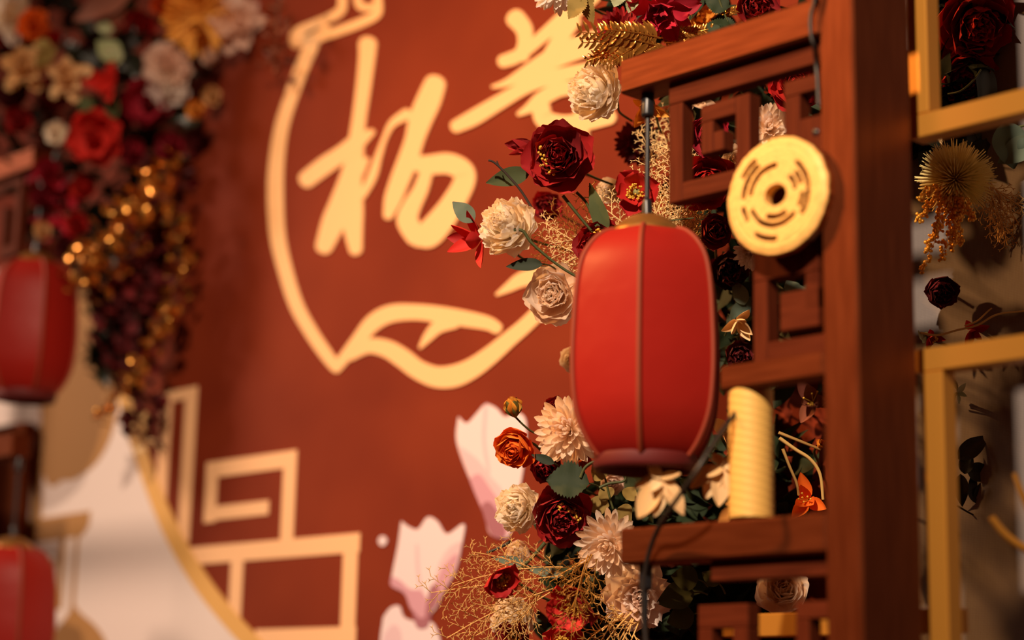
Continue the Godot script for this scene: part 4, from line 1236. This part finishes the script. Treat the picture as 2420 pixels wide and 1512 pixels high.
	sprig("dark leaves at the heart of the blurred garland", "leaf_black", 4.25, [[240, 100, 190, 40, 60], [290, 130, 310, 60, 70], [330, 180, 280, 120, 70], [420, 290, 400, 240, 60], [440, 300, 470, 250, 50], [190, 130, 250, 170, 60]])
	sprig("olive leaf between the two peach tan blooms", "leaf_olive", 4.14, [[130, 110, 80, 158, 40], [120, 108, 75, 100, 30]])
	# trailing strands: a stem and small leaves or sequins
	for s in [
		["golden sequin strand trailing from the garland towards the far lantern", [[400, 392], [372, 425], [335, 470], [300, 525], [255, 575], [205, 610], [172, 650]], 4.10, "gold", 150, 17.0, 34.0],
		["golden sequin strand hanging straight down at the garland's outer edge", [[395, 470], [410, 520], [420, 590], [415, 650], [400, 720], [385, 770]], 4.12, "gold", 70, 15.0, 20.0],
		["golden sequin strand at the lower tip of the garland", [[425, 700], [385, 750], [360, 800], [330, 865], [300, 900], [270, 950], [255, 990]], 4.10, "gold", 70, 15.0, 22.0],
		["golden sequins glinting in the garland's dark hollow", [[340, 540], [300, 600], [260, 640], [240, 690]], 4.12, "gold", 50, 14.0, 26.0],
		["upper strand of wine red petals hanging below the sequins", [[300, 600], [270, 660], [262, 720], [275, 790], [290, 850]], 4.18, "wine", 90, 22.0, 44.0],
		["lower strand of wine red petals ending in the garland's tip", [[330, 640], [325, 730], [320, 830], [335, 920], [345, 980], [340, 1020]], 4.2, "wine", 100, 22.0, 42.0],
		["dark wine petals in the middle of the hanging garland", [[390, 430], [370, 520], [350, 600], [340, 690]], 4.28, "wine", 80, 26.0, 60.0],
		["crimson petals trailing beside the far lantern's rod", [[120, 420], [150, 470], [130, 520], [150, 560]], 4.25, "magenta", 36, 18.0, 40.0],
		["tan bracts at the very tip of the garland over the moon rim", [[330, 990], [335, 1030], [360, 1045]], 4.16, "tan", 14, 16.0, 16.0],
		["brown tendrils dangling from the top against the banner", [[660, -20], [655, 50], [652, 110], [655, 170]], 4.0, "leaf_brown", 40, 14.0, 26.0]]:
		var o := thing("garland_strand", s[0], "garland", D(s[1][0][0], s[1][0][1], s[2]))
		var c := curve(s[1].map(func(p): return Vector2(p[0], p[1])), 8)
		var a := Acc.new()
		a.tube(c.map(func(p): return D(p.x, p.y, s[2]) - o.position), 0.002, 0.0014, 5)
		part(o, "stem", a.build(), M.stem_dark)
		for k in s[4]:
			var p: Vector2 = c[rng.randi() % c.size()]
			var at := D(p.x + rng.randf_range(-1, 1) * s[6], p.y + rng.randf_range(-1, 1) * s[6], s[2] + rng.randf_range(-0.05, 0.05)) - o.position
			var sz := size_at(s[5], s[2]) * rng.randf_range(0.7, 1.25)
			var b := Basis.from_euler(Vector3(rng.randf() * TAU, rng.randf() * TAU, rng.randf() * TAU)) * Basis.from_scale(Vector3.ONE * sz)
			var m: Material = M.gold_leaf if s[3] == "gold" else M[s[3]][k % 3]
			part(o, "sequin" if s[3] == "gold" else "petal", petal("round", 1.7, 1.5, 0.6, 0.35, 0.01, k % 3) if s[3] == "gold" else petal("round", 1.9, 1.5, 1.2, 0.5, 0.06, k % 3), m, Transform3D(b, at))


# ------------------------------------------------------------------ greenery packed between and behind the flowers
func fillers() -> void:
	var lm := leaf_mesh(0.06, 0.03, 0.6, false)
	for f in [
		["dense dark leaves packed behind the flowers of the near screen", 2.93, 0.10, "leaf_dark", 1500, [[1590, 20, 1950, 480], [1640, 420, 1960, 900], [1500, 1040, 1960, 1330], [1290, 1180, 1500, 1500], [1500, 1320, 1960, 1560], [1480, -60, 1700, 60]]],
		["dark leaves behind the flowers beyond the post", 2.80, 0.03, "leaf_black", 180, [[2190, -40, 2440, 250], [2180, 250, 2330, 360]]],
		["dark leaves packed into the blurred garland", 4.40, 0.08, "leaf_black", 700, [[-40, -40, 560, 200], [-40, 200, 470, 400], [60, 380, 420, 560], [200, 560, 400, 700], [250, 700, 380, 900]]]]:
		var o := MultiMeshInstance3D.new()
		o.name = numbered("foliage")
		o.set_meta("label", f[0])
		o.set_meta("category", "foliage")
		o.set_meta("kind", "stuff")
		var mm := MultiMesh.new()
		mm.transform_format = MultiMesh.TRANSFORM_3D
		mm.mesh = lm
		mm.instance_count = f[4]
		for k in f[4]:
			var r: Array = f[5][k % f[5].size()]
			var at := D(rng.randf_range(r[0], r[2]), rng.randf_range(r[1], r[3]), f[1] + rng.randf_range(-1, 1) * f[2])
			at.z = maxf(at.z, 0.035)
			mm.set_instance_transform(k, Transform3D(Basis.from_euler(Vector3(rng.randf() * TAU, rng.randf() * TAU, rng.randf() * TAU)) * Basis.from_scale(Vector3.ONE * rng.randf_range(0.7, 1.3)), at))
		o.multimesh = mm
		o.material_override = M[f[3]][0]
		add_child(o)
